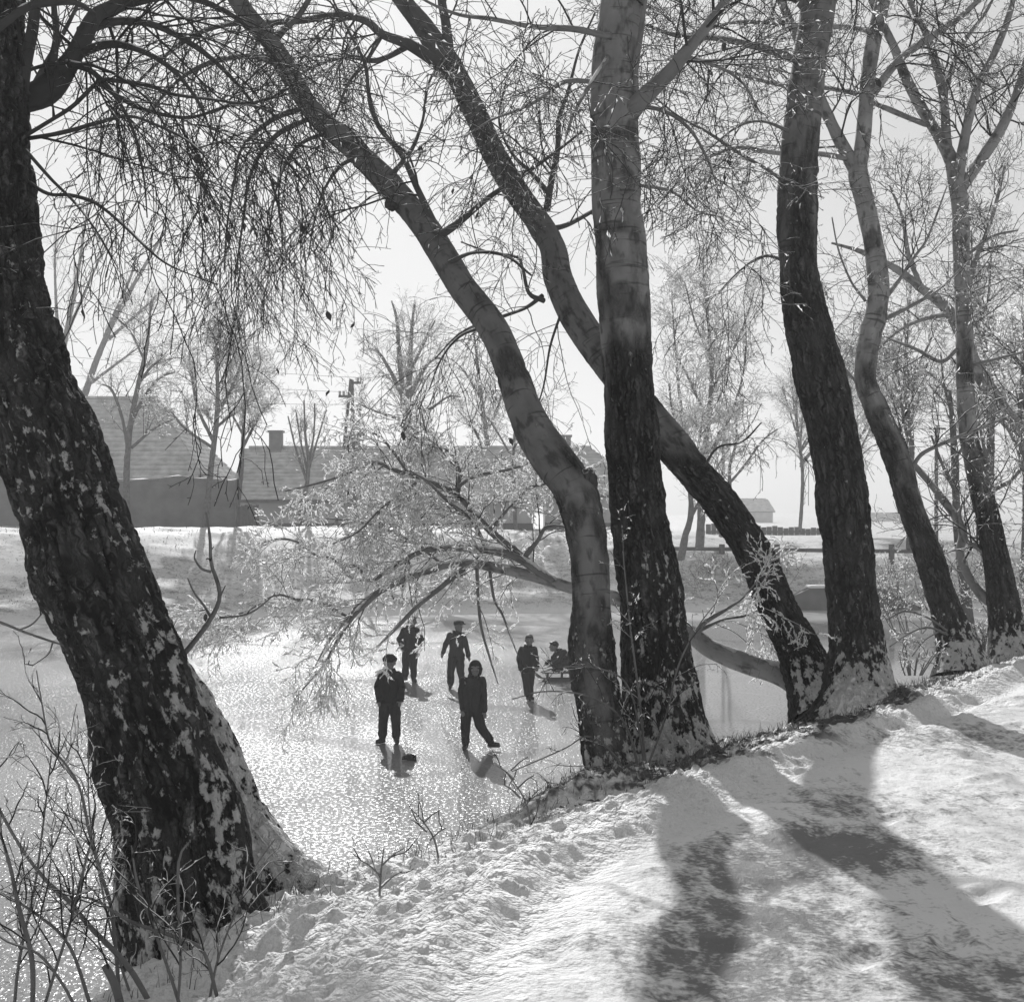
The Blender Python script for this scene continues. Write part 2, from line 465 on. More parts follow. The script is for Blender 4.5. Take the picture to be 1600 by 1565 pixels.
def far_z(x, y):
    t = y-np.interp(x, FAR[:, 0], FAR[:, 1])
    top = np.interp(x, [-30, -3, 4, 10, 16], [2.85, 2.75, 2.5, 1.75, 1.7])
    run = np.interp(x, [-30, 0, 8, 16], [8.5, 8, 4.0, 3.6])
    z = top*sstep(-.35, 1.0, t/run*1.05)*1.0
    z = np.where(t < 0, np.maximum(t*.3, -.7)+z, z)
    z = z + np.interp(t, [6, 9, 14, 60, 200], [0, .45, .55, 0.2, 0.2])*np.interp(x, [2, 8], [0, 1])
    z = z + .10*sstep(7.5, 8.5, t)*(1-sstep(9, 10.5, t))*np.interp(x, [0, 4], [1, 0])
    return z
def base_z(x, y):
    s = crest_dist(x, y)
    zn = np.where(s > 0, 1.86+.34*sstep(0, 1.3, s), 1.86+np.minimum(0, s+.08)*1.05*sstep(0, -.5, s)+s*.15)
    zn = np.maximum(zn, -.7)
    zf = far_z(x, y)
    zr = np.clip((x-62)*.3, -.7, 2.2); zl = np.clip((-70-x)*.3, -.7, 2.5)
    return np.maximum(np.maximum(zn, np.where(y > 20, zf, -.7)), np.maximum(zr, zl)), s

def near_relief(x, y, s):
    lump = .45*fbm(x*9, y*9, 0*x, 2)+.55*fbm(x*24, y*24, 2+0*x, 2)
    edge = sstep(-.9, .1, s)*(1-sstep(.9, 1.7, s))           # loose lumpy snow beside the path
    z = edge*(np.maximum(0, lump-.36)*.15)
    path = sstep(.9, 1.6, s)
    z += path*((fbm(x*3.2, y*1.7, 3+0*x, 3)-.5)*.045 + (fbm(x*14, y*9, 7+0*x, 2)-.5)*.018)
    # ruts parallel to the bank
    for s0, w, h in ((1.42, .10, -.03), (1.20, .10, .03), (1.72, .18, .012), (.85, .13, .02)):
        z += h*np.exp(-((s-s0-.12*(fbm(x*.8, y*.8, 5+0*x, 2)-.5))/w)**2)*(.5+noise(x*2, y*2, 1+0*x))
    # footprints
    rs = np.random.default_rng(3)
    near = (np.abs(x) < 9) & (y > 2) & (y < 17)
    for _ in range(160):
        fy = 3+13*rs.random(); fs = 1.2+2.8*rs.random(); cx = np.interp(fy, CREST[:, 1], CREST[:, 0])+fs*1.15
        a = .95+rs.normal()*.35; c, sn_ = math.cos(a), math.sin(a)
        m = near & (np.abs(x-cx) < .3) & (np.abs(y-fy) < .3)
        if not m.any(): continue
        dx, dy = x[m]-cx, y[m]-fy
        u, v = (dx*c+dy*sn_)/.15, (-dx*sn_+dy*c)/.06
        q = u*u+v*v
        z[m] += -.017*np.exp(-q**1.6)+.007*np.exp(-(np.sqrt(q)-1.35)**2*6)
    for cx, cy, rx, h in ((.50, 8.35, .22, .16), (.30, 8.15, .2, .10), (.75, 8.6, .2, .1), (-.95, 5.65, .35, .10), (-.7, 6.6, .25, .06), (1.25, 9.55, .4, .12), (2.75, 11.1, .4, .10)):
        z += h*np.exp(-((x-cx)**2+(y-cy)**2)/rx**2)*(.6+.8*lump)
    return z

def surf_z(x, y):
    z, s = base_z(x, y)
    return z+np.where((np.abs(x) < 12) & (y < 19), near_relief(x, y, s), 0)

def axis(segs):
    out = [segs[0][0]]
    for a, b, st in segs:
        n = max(1, int(round((b-a)/st))); out += list(np.linspace(a, b, n+1)[1:])
    return np.array(out)
xs = axis([(-380, -120, 40), (-120, -40, 8), (-40, -22, 1.2), (-22, -3, .35), (-3, -2, .06), (-2, 3.2, .022), (3.2, 6.5, .035), (6.5, 22, .35), (22, 45, 1.5), (45, 120, 8), (120, 380, 40)])
ys = axis([(-60, -10, 8), (-10, 2.5, .6), (2.5, 8, .022), (8, 12.5, .03), (12.5, 17.5, .05), (17.5, 30, .4), (30, 44, .6), (44, 63, .16), (63, 90, .8), (90, 400, 20)])
X, Y = np.meshgrid(xs, ys)
Z, S = base_z(X, Y)
Z = Z+np.where((np.abs(X) < 12) & (Y < 19), near_relief(X, Y, S), 0)
Z = Z+np.where((Y > 44) & (Z > .02), (fbm(X*1.3, Y*1.3, 0*X, 3)-.5)*.22*sstep(.0, .5, Z), 0)
dirt = np.zeros_like(X)
for px, py, rx, ry, k in ((1290, 1325, .45, .45, .95), (1330, 1260, .35, .5, .6), (1175, 1360, .35, .6, .8), (1180, 1440, .4, .45, .75), (1100, 1480, .6, .4, .7), (1140, 1530, .5, .4, .7), (1150, 1545, .5, .25, .55), (1450, 1150, .8, .7, .55), (1520, 1540, .4, .5, .6), (1250, 1240, .5, .6, .35), (1480, 1250, .5, .5, .3)):
    d = 1.4*F/(py-YH); cx = (px-800)/F*d
    dirt = np.maximum(dirt, k*np.exp(-((X-cx)/rx)**2-((Y-d)/ry)**2))
dirt += (.17+.42*(fbm(X*1.1, Y*1.1, 9+0*X, 3)-.42))*sstep(1.3, 1.9, S)*(Y < 19)
lim = np.interp(Y, [7.2, 10.4, 14], [1.62, 1.2, .7])
crestzone = sstep(-1.2, -.2, S)*(1-sstep(lim-.35, lim+.1, S))*sstep(7.5, 8.4, Y)*(Y < 40)*1.5
crestzone = np.maximum(crestzone, sstep(12.0, 13.5, Y)*(1-sstep(.2, 1.2, S))*(Y < 40))
crestzone = np.maximum(crestzone, .55*sstep(-1.6, -.5, S)*(1-sstep(-.3, .15, S))*(Y < 10))
grass = np.maximum(crestzone, (Y > 40)*sstep(.05, .4, Z)*np.interp(Z, [0, 1.2, 2.4, 2.8], [1, .75, .6, .35]))
V = np.stack([X, Y, Z], -1).reshape(-1, 3)
ny, nx = X.shape
i = np.arange(ny-1)[:, None]; j = np.arange(nx-1)[None]
a = i*nx+j
Q = np.stack([a, a+1, a+1+nx, a+nx], -1).reshape(-1, 4)
gr = link('ground', np_mesh('ground', V, Q, True, {'dirt': dirt.ravel(), 'grass': grass.ravel(), 'thin': ((Y > 40)*sstep(.05, .4, Z)*np.interp(Z, [0, 2.3, 2.8], [.75, .75, .75])).ravel(), 'crumb': (sstep(-.9, .1, S)*(1-sstep(1.1, 1.9, S))*(Y < 19)).ravel()}), M_ground)
tag(gr, 'snowy bank, trodden snow path and far grassy slope round the frozen pond', kind='structure')
def gz(x, y):
    return float(np.asarray(base_z(np.array([float(x)]), np.array([float(y)]))[0])[0])

bm = bmesh.new()
vs = [bm.verts.new(p) for p in ((-75, 2, 0), (70, 2, 0), (70, 60, 0), (-75, 60, 0))]
bm.faces.new(vs); me = bpy.data.meshes.new('ice'); bm.to_mesh(me); bm.free()
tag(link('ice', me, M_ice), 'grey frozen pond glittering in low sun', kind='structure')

# ------------------------------------------------------------------ trees in the foreground
def trunk_mesh(pts, rough_t, snow_amt, seed, seg=120, step=.013, flare=1.5, furrow=.022, base_snow=.8, tone=(1., 1.), fx=.32):
    """pts (px,py,w,d) from the base upward.  rough_t = share of the length with furrowed bark"""
    q4, L = spline(px_path(pts), 300)
    n = int(L/step)
    q4, L = spline(px_path(pts), n)
    q, rad = q4[:, :3], q4[:, 3]
    t, u, v = frames(q)
    ang = np.arange(seg)*2*np.pi/seg
    l = np.linspace(0, L, n)[:, None]; A = ang[None]
    ring = u[:, None]*np.cos(A)[..., None]+v[:, None]*np.sin(A)[..., None]
    cx, sy = np.cos(A)*rad[:, None], np.sin(A)*rad[:, None]
    o = seed*13.7
    rough = sstep(rough_t+.13, rough_t-.13, l/L+(fbm(cx*6+o, sy*6, l*2.2, 4)-.5)*.55+0*A)
    # rings and scars of rough bark on the smooth upper part
    scar = sstep(.58, .70, .55*fbm(cx*2+o, sy*2+3, l*4.5, 2)+.45*fbm(cx*9+o, sy*9, l*9, 2)+0*A)*.6
    rough = np.maximum(rough, scar*(rough_t > .05))
    warp = (fbm(cx*9+o, sy*9, l*4, 2)-.5)*.05
    f = np.abs(fbm((cx+warp)*26+o, (sy+warp)*26, l*4.5, 2)-.5)*2
    g2 = np.abs(fbm((cx+warp)*48+o+7, (sy+warp)*48, l*9, 2)-.5)*2
    f = np.maximum(1-np.clip(f*3.2, 0, 1), .55*(1-np.clip(g2*3, 0, 1)))                                    # 1 in the furrow
    f2 = fbm(cx*60+o, sy*60, l*20, 2)
    disp = -furrow*f*rough+(f2-.5)*.012*rough+(fbm(cx*5+o, sy*5, l*3, 2)-.5)*.05*rad.mean()/.2+(fbm(cx*40, sy*40+o, l*40, 2)-.5)*.003
    fl = 1+(flare-1)*np.exp(-l/.28)*(.75+.5*np.cos(A*3+seed))
    r = rad[:, None]*fl+disp
    # snow blown onto the side that faces the path
    nrm = ring
    face = np.einsum('ijk,k->ij', nrm, norm(np.array([fx, -.9, .25])))
    pn = .5*fbm(cx*19+o+4, sy*19, l*14, 2)+.5*fbm(cx*42, sy*42+o, l*30, 2)
    big = fbm(cx*3.0+o, sy*3.0, l*1.6, 2)
    hgt = np.clip(1.15-.55*l/3.0, .45, 1.15)
    dens = .52*hgt*snow_amt*sstep(-.25, .45, face)*(.65+.55*sstep(.36, .64, big))*(.12+.88*rough)
    dens = np.maximum(dens, base_snow*np.exp(-(l/.62)**2)*sstep(-.3, .45, face))
    top = np.einsum('ijk,k->ij', nrm, np.array([0, 0, 1.0]))
    dens = np.maximum(dens, .22*sstep(.5, .95, top)*(fx > 0))
    snow = np.clip(dens, 0, 1.3)*(.75+.5*pn)
    r = r+snow*(.008+.02*np.exp(-l/.35))
    Vv = q[:, None]+ring*r[..., None]
    tuv = np.stack([cx+0*l, sy+0*l, l+0*A], -1)
    faces = [grid_faces(n, seg)]
    cap = np.array([[0, 0, 0]]);
    verts = np.vstack([Vv.reshape(-1, 3), q[-1:]])
    k = (n-1)*seg; jj = np.arange(seg)
    faces.append(np.stack([k+jj, k+(jj+1) % seg, np.full(seg, n*seg)], -1))
    ex = lambda a_: np.append((a_+0*l+0*A).ravel(), 0)
    return np_mesh('trunk', verts, faces, True, {'rough': ex(rough), 'tone': ex(tone[0]+(tone[1]-tone[0])*np.minimum(1, l/L*1.3)), 'snow': ex(snow), 'fur': ex(1-f),
                   'tuv': np.vstack([tuv.reshape(-1, 3), [[0, 0, L]]])}), q4

def limb_mesh(pts, seg=12, rough=0., snow=.3, seed=0, world=False, tone=.6):
    p = pts if world else px_path(pts)
    q4, L = spline(p, 40)
    n = max(12, min(160, int(L/.035)))
    q4, L = spline(p, n)
    q, rad = q4[:, :3], q4[:, 3]
    t, u, v = frames(q)
    ang = np.arange(seg)*2*np.pi/seg; A = ang[None]; l = np.linspace(0, L, n)[:, None]
    ring = u[:, None]*np.cos(A)[..., None]+v[:, None]*np.sin(A)[..., None]
    cx, sy = np.cos(A)*rad[:, None], np.sin(A)*rad[:, None]
    r = rad[:, None]*(1+(fbm(cx*8+seed, sy*8, l*4, 2)-.5)*.35)
    top = ring[..., 2]
    sn = sstep(.62-snow, .9-snow, top*.6+(fbm(cx*10, sy*10, l*7+seed, 2)-.5)*.9)*(snow > 0)
    r = r+sn*np.minimum(.008, rad[:, None]*.35)
    Vv = (q[:, None]+ring*r[..., None]).reshape(-1, 3)
    Vv = np.vstack([Vv, q[:1], q[-1:]])
    jj = np.arange(seg); k = (n-1)*seg
    fc = [grid_faces(n, seg), np.stack([k+jj, k+(jj+1) % seg, np.full(seg, n*seg+1)], -1), np.stack([(jj+1) % seg, jj, np.full(seg, n*seg)], -1)]
    e = lambda a_: np.append((a_+0*l+0*A).ravel(), [0, 0])
    tuv = np.vstack([np.stack([cx+0*l, sy+0*l, l+0*A], -1).reshape(-1, 3), [[0, 0, 0], [0, 0, L]]])
    return np_mesh('limb', Vv, fc, True, {'rough': e(np.full((1, 1), rough)), 'tone': e(np.full((1, 1), tone)), 'snow': e(sn*1.25), 'fur': e(np.full((1, 1), .6)), 'tuv': tuv}), q4

def resample(q4, n):
    q, L = spline(q4[:: max(1, len(q4)//24)], n)
    return q[:, :3], q[:, 3], L

def make_crown(root, lines, spec, mat, frost=0., fsize=.011, leaves=0, name='twigs'):
    """lines: list of (q4, density) ; spec: dict of growth parameters"""
    K0 = 24
    pp, pr, LL, dn = [], [], [], []
    for q4, den in lines:
        q, r, L = resample(q4, K0); pp.append(q); pr.append(r); LL.append(L); dn.append(den)
    pp = np.array(pp); pr = np.array(pr); LL = np.array(LL); dn = np.array(dn)
    s = spec
    a1, r1 = grow(pp, pr, LL*dn*s.get('n1', 4), s.get('t0', .12), 1., s.get('l1', 1.0), s.get('ang1', (35, 75)), 10, s.get('d1', .05), s.get('w1', .16), .38, .003, s.get('up1', .1))
    r1 = np.minimum(r1, s.get('rmax1', .012)*np.linspace(1, .35, 10)[None])
    a2, r2 = grow(a1, r1, s.get('n2', 6), .12, 1., s.get('l2', .5), (30, 65), 7, s.get('d2', .08), s.get('w2', .2), .6, s.get('rm', .0022), s.get('up2', 0))
    a3, r3 = grow(a2, r2, s.get('n3', 4), .1, 1., s.get('l3', .2), (30, 65), 4, s.get('d3', .1), s.get('w3', .22), .7, s.get('rm', .0022)*.8)
    a4, r4 = grow(a3, r3, s.get('n4', 1.0), .2, 1., s.get('l4', .04), (40, 75), 2, 0, .1, .9, s.get('rm', .0022)*.8)
    A_ = Acc(); A_.tube(a1, r1, 5); A_.tube(a2, r2, 4); A_.tube(a3, r3, 3); A_.tube(a4, r4, 3)
    o = link(name, A_.mesh(name), mat, root); o['kind'] = 'stuff'
    if frost > 0:
        v2, f2 = flakes(a2, r2, frost*4, fsize); v3, f3 = flakes(a3, r3, frost*2.2, fsize)
        v1, f1 = flakes(a1, r1, frost*4, fsize)
        B = Acc(); B.add(v2, f2); B.add(v3, f3); B.add(v1, f1)
        o = link('frost', B.mesh('frost', False), M_frost, root); o['kind'] = 'stuff'
    if leaves:
        src = a3 if len(a3) else a2
        idx = rng.integers(0, len(src), leaves)
        for q in src[idx]:
            p = q[-1]; dead_leaf(root, p)
    return a1, a2, a3

def dead_leaf(root, p, s=None):
    s = s or .022+.02*rng.random()
    ax = norm(np.array([rng.normal()*.4, rng.normal()*.4, -1.0])); sd = norm(np.cross(ax, rng.normal(size=3))); nn = np.cross(ax, sd)
    pts = [p, p+ax*s*.5+sd*s*.45+nn*s*.2, p+ax*s*1.3+sd*s*.5, p+ax*s*2.1+nn*s*.3, p+ax*s*1.2-sd*s*.5, p+ax*s*.5-sd*s*.4+nn*s*.25]
    mid = p+ax*s*1.0-nn*s*.15
    o = link('dead_leaf', np_mesh('dead_leaf', np.array(pts+[mid]), np.array([(0, 1, 6), (1, 2, 6), (2, 3, 6), (3, 4, 6), (4, 5, 6), (5, 0, 6)])), M_leaf, root)
    return o

def tree(label, trunk_pts, rough_t, snow, seed, limbs, spec, mat, frost, fsize=.011, leaves=0, trunk_den=0., flare=1.5, group=None, cat='tree', seg=120, furrow=.022, base_snow=.8, step=.013, tone=(1., 1.), fx=.32):
    b = P(trunk_pts[0][0], trunk_pts[0][1], trunk_pts[0][3])
    root = empty('leaning_tree' if 'leaning' in label else 'tree', b, label, cat, group)
    # sink the foot into the ground
    p0 = trunk_pts[0]
    me, q4 = trunk_mesh(trunk_pts, rough_t, snow, seed, seg=seg, flare=flare, furrow=furrow, base_snow=base_snow, step=step, tone=tone, fx=fx)
    link('trunk', me, M_bark, root)
    lines = []
    if trunk_den: lines.append((q4[len(q4)//2:], trunk_den))
    for k, L in enumerate(limbs):
        den = 1.0
        if isinstance(L, tuple): L, den = L
        lm, lq = limb_mesh(L, 14 if L[0][2] > 9 else 8, 0., .18 if frost < .3 else .3, seed+k, tone=tone[1]*.9)
        link('limb', lm, M_bark, root)
        lines.append((lq, den))
    make_crown(root, lines, spec, mat, frost, fsize, leaves)
    return root

def dd(pts, d0, d1, n=None):
    """give (px,py,w) rows a depth running from d0 to d1"""
    k = len(pts)-1
    return [(a, b, w, d0+(d1-d0)*i/k) for i, (a, b, w) in enumerate(pts)]

DROOP = dict(n1=4.2, l1=1.4, d1=.11, w1=.13, n2=6, l2=.6, d2=.19, n3=3.0, l3=.24, d3=.16, n4=1.6, l4=.035, up1=-.05, rm=.0024)
OPEN = dict(n1=6.5, l1=1.3, d1=.03, w1=.15, n2=7, l2=.55, d2=.05, n3=4.2, l3=.22, d3=.05, n4=1.2, l4=.035, up1=.1, rm=.0027)

# big dark tree at the left edge
T1 = tree('thick dark leaning tree at the left edge, its furrowed bark dotted with snow',
    [(330, 1560, 222, 5.75), (290, 1400, 212, 5.85), (277, 1300, 204, 5.95), (235, 1160, 185, 6.1), (200, 1040, 174, 6.3), (145, 900, 178, 6.5), (110, 800, 172, 6.65), (76, 700, 166, 6.8), (40, 600, 158, 7.0), (11, 500, 150, 7.2), (-6, 400, 142, 7.4), (-14, 300, 134, 7.6), (-18, 200, 128, 7.8), (-20, 100, 122, 8.0), (-18, 0, 112, 8.2), (-10, -120, 95, 8.5), (5, -280, 70, 8.9)],
    1.2, 1.05, 1,
    [dd([(20, 160, 44), (70, 145, 42), (105, 105, 34), (130, 60, 27), (150, 25, 22), (190, 2, 18), (260, -60, 13), (330, -130, 9)], 8.0, 8.8),
     dd([(30, 160, 22), (42, 90, 20), (52, 40, 18), (60, -40, 15), (80, -150, 10)], 7.9, 8.2),
     dd([(75, 115, 14), (88, 60, 11), (84, 0, 9), (90, -80, 7)], 8.1, 7.9),
     (dd([(30, 218, 7), (78, 189, 7), (115, 165, 7), (155, 128, 7), (186, 127, 7), (236, 135, 6), (270, 148, 5), (351, 159, 4), (420, 175, 3), (470, 230, 2)], 7.7, 8.6), 1.6),
     (dd([(35, 218, 8), (100, 207, 7), (150, 193, 6), (200, 182, 5), (245, 196, 4), (300, 225, 3), (340, 270, 2)], 7.8, 7.3), 1.3),
     (dd([(155, 130, 7), (190, 155, 6), (230, 173, 6), (295, 184, 5), (360, 165, 5), (400, 160, 4), (450, 147, 3)], 8.2, 9.2), 1.5),
     (dd([(40, 282, 7), (75, 303, 6), (110, 305, 6), (150, 318, 5), (190, 350, 4), (230, 388, 4), (260, 412, 3), (300, 430, 2), (340, 445, 2)], 7.6, 7.0), .45),
     (dd([(40, 235, 6), (80, 280, 5), (115, 315, 4), (150, 360, 3), (185, 420, 2)], 7.6, 7.0), .6),
     (dd([(125, 50, 16), (180, 35, 12), (240, 40, 10), (300, 70, 8), (350, 110, 6), (400, 170, 4), (430, 240, 3)], 8.4, 9.4), 1.5),
     (dd([(110, 90, 14), (170, 70, 11), (220, 80, 9), (270, 110, 7), (310, 160, 5), (335, 220, 3)], 8.3, 8.0), 1.6),
     (dd([(140, 40, 14), (210, 5, 12), (290, -5, 10), (370, 30, 7), (430, 90, 5), (470, 160, 3)], 8.5, 9.8), 1.5),
     (dd([(100, 100, 12), (140, 110, 9), (180, 150, 7), (210, 210, 5), (225, 280, 3), (230, 340, 2)], 8.2, 7.6), 1.3),
     dd([(-20, 60, 13), (15, 30, 12), (45, 11, 11), (85, 4, 10), (120, 5, 8), (148, 22, 6)], 7.2, 7.5)],
    DROOP, M_twig, .05, .008, leaves=16, flare=1.3, seg=150, base_snow=.7, furrow=.030, tone=(.3, .15), fx=-.12)

T1b = tree('snow-plastered leaning trunk half hidden behind the thick dark tree at the left',
    [(462, 1425, 140, 6.6), (432, 1385, 122, 6.65), (405, 1345, 112, 6.7), (364, 1278, 104, 6.8), (326, 1180, 98, 6.9), (286, 1105, 94, 7.0), (240, 1035, 90, 7.1), (165, 900, 84, 7.3), (110, 780, 78, 7.6), (60, 640, 68, 8.0), (25, 480, 58, 8.4), (5, 280, 46, 8.8), (0, 100, 34, 9.2), (0, -60, 22, 9.6)],
    1.2, 1.45, 2, [dd([(5, 250, 14), (50, 140, 10), (100, 50, 7), (140, -30, 4)], 8.8, 9.3)], OPEN, M_twig, .05, base_snow=.55, flare=1.1, tone=(.5, .3))

# second leaning tree (the one with the knee)
T2 = tree('leaning tree with a kinked trunk and a knob, beside the upright middle tree',
    [(968, 1255, 84, 9.0), (950, 1190, 76, 9.05), (936, 1100, 72, 9.15), (924, 1030, 76, 9.25), (924, 985, 72, 9.3), (924, 940, 62, 9.35), (920, 880, 63, 9.4), (912, 820, 66, 9.5), (898, 768, 70, 9.6), (866, 720, 68, 9.75), (838, 680, 62, 9.9), (819, 640, 56, 10.0), (806, 600, 53, 10.15), (774, 520, 48, 10.4), (716, 439, 44, 10.7), (670, 364, 43, 11.0), (620, 302, 41, 11.3), (548, 228, 37, 11.6), (488, 174, 33, 11.9), (428, 74, 30, 12.2), (382, 17, 27, 12.4), (330, -70, 22, 12.8), (270, -180, 15, 13.2)],
    .16, .75, 3,
    [(dd([(682, 372, 13), (712, 352, 11), (760, 312, 8), (800, 285, 7), (830, 265, 6), (875, 233, 4), (910, 205, 3)], 10.9, 10.2), .8),
     (dd([(678, 350, 13), (650, 290, 10), (628, 243, 9), (592, 198, 8), (577, 152, 7), (570, 100, 6), (545, 50, 4), (520, 0, 3)], 11.0, 10.4), .8),
     (dd([(490, 183, 9), (439, 207, 8), (405, 243, 7), (388, 287, 5), (381, 337, 4), (372, 400, 3), (365, 455, 2)], 11.9, 11.4), 1.6),
     (dd([(470, 170, 8), (422, 190, 7), (378, 232, 5), (366, 287, 4), (355, 350, 3), (350, 420, 2)], 11.9, 12.4), 1.5),
     (dd([(560, 245, 7), (530, 262, 6), (505, 300, 4), (490, 350, 3), (482, 400, 2)], 11.5, 11.2), 1.5),
     (dd([(520, 205, 7), (470, 225, 6), (440, 270, 5), (425, 330, 3), (418, 400, 2)], 11.7, 11.0), 1.4),
     (dd([(450, 110, 10), (400, 90, 8), (340, 95, 7), (280, 125, 5), (230, 180, 3)], 12.0, 12.8), 1.8),
     (dd([(600, 285, 8), (640, 240, 6), (660, 190, 5), (670, 130, 4), (700, 80, 3)], 11.3, 11.0), .8),
     (dd([(700, 412, 7), (740, 395, 5), (790, 400, 4), (830, 430, 3)], 10.7, 10.2), .6),
     (dd([(760, 510, 5), (720, 525, 4), (690, 560, 3), (670, 610, 2)], 10.4, 10.9), 1.0),
     (dd([(430, 60, 10), (470, 20, 8), (500, -40, 6), (520, -120, 4)], 12.2, 12.6), .6)],
    dict(DROOP, n1=5.0, l1=1.3, d1=.12, n2=6), M_twig_s, .3, .012, leaves=10, flare=1.25, tone=(.8, .3))
# the cut-limb knob, the swollen collar and the old stub on it
def knob(root, px, py, d, r, sc=(1, 1, 1), seed=0):
    b = bmesh.new(); bmesh.ops.create_icosphere(b, subdivisions=4, radius=1)
    v = np.array([x.co[:] for x in b.verts]); fcs = np.array([[q.index for q in f_.verts] for f_ in b.faces]); b.free()
    h = 1+(fbm(v[:, 0]*2+seed, v[:, 1]*2, v[:, 2]*2, 3)-.5)*.7
    w = v*h[:, None]*np.array(sc)*r+P(px, py, d)
    one = np.ones(len(v)); sn = sstep(.5, .8, v[:, 2]+(fbm(v[:, 0]*5, v[:, 1]*5, v[:, 2]*5+seed, 2)-.5))*.8
    return link('knob', np_mesh('knob', w, fcs, True, {'rough': one*.8, 'tone': one*.5, 'fur': h-.5, 'snow': sn, 'tuv': v*r}), M_bark, root)
knob(T2, 917, 755, 9.56, .072, (1, .9, 1.5), 1)
knob(T2, 613, 318, 11.22, .055, (1, 1, 1), 4)

# upright middle tree
T3 = tree('upright tree in the middle with smooth banded bark above dark furrowed bark',
    [(1052, 1225, 150, 9.65), (1042, 1170, 132, 9.67), (1028, 1040, 112, 9.7), (1017, 920, 100, 9.75), (1005, 850, 95, 9.78), (996, 776, 88, 9.8), (984, 640, 82, 9.85), (977, 520, 78, 9.9), (972, 455, 79, 9.92), (964, 300, 76, 10.0), (961, 170, 74, 10.05), (966, 70, 71, 10.1), (974, 0, 68, 10.15), (985, -120, 55, 10.2), (1000, -300, 34, 10.3)],
    .47, .85, 4,
    [(dd([(975, 185, 34), (1003, 155, 28), (1040, 120, 23), (1090, 60, 18), (1135, 0, 14), (1170, -60, 10), (1200, -140, 6)], 10.0, 9.4), .8),
     (dd([(955, 58, 11), (901, 47, 9), (854, 44, 8), (817, 40, 7), (766, 30, 6), (719, 24, 5), (675, 7, 4), (630, -20, 3)], 9.9, 9.0), 1.0),
     (dd([(940, 130, 7), (884, 128, 6), (844, 155, 5), (810, 172, 4), (766, 189, 3), (725, 215, 2)], 9.9, 9.2), 1.0),
     (dd([(990, 165, 8), (1040, 175, 6), (1080, 205, 5), (1110, 260, 4), (1125, 310, 2)], 10.0, 9.6), 1.2),
     (dd([(1005, 140, 9), (1060, 95, 7), (1110, 100, 5), (1160, 130, 4), (1190, 180, 2)], 10.0, 10.8), 1.1),
     (dd([(985, 140, 11), (1000, 60, 10), (1010, -10, 8), (1030, -90, 5)], 9.95, 9.8), .5),
     (dd([(1000, 290, 5), (1050, 300, 4), (1090, 330, 3), (1130, 340, 2)], 10.0, 10.4), .8),
     (dd([(950, 90, 8), (900, 170, 5), (880, 230, 3)], 9.9, 9.0), .6)],
    OPEN, M_twig_s, .5, .013, leaves=8, seg=130, base_snow=1.0, tone=(.9, .75))

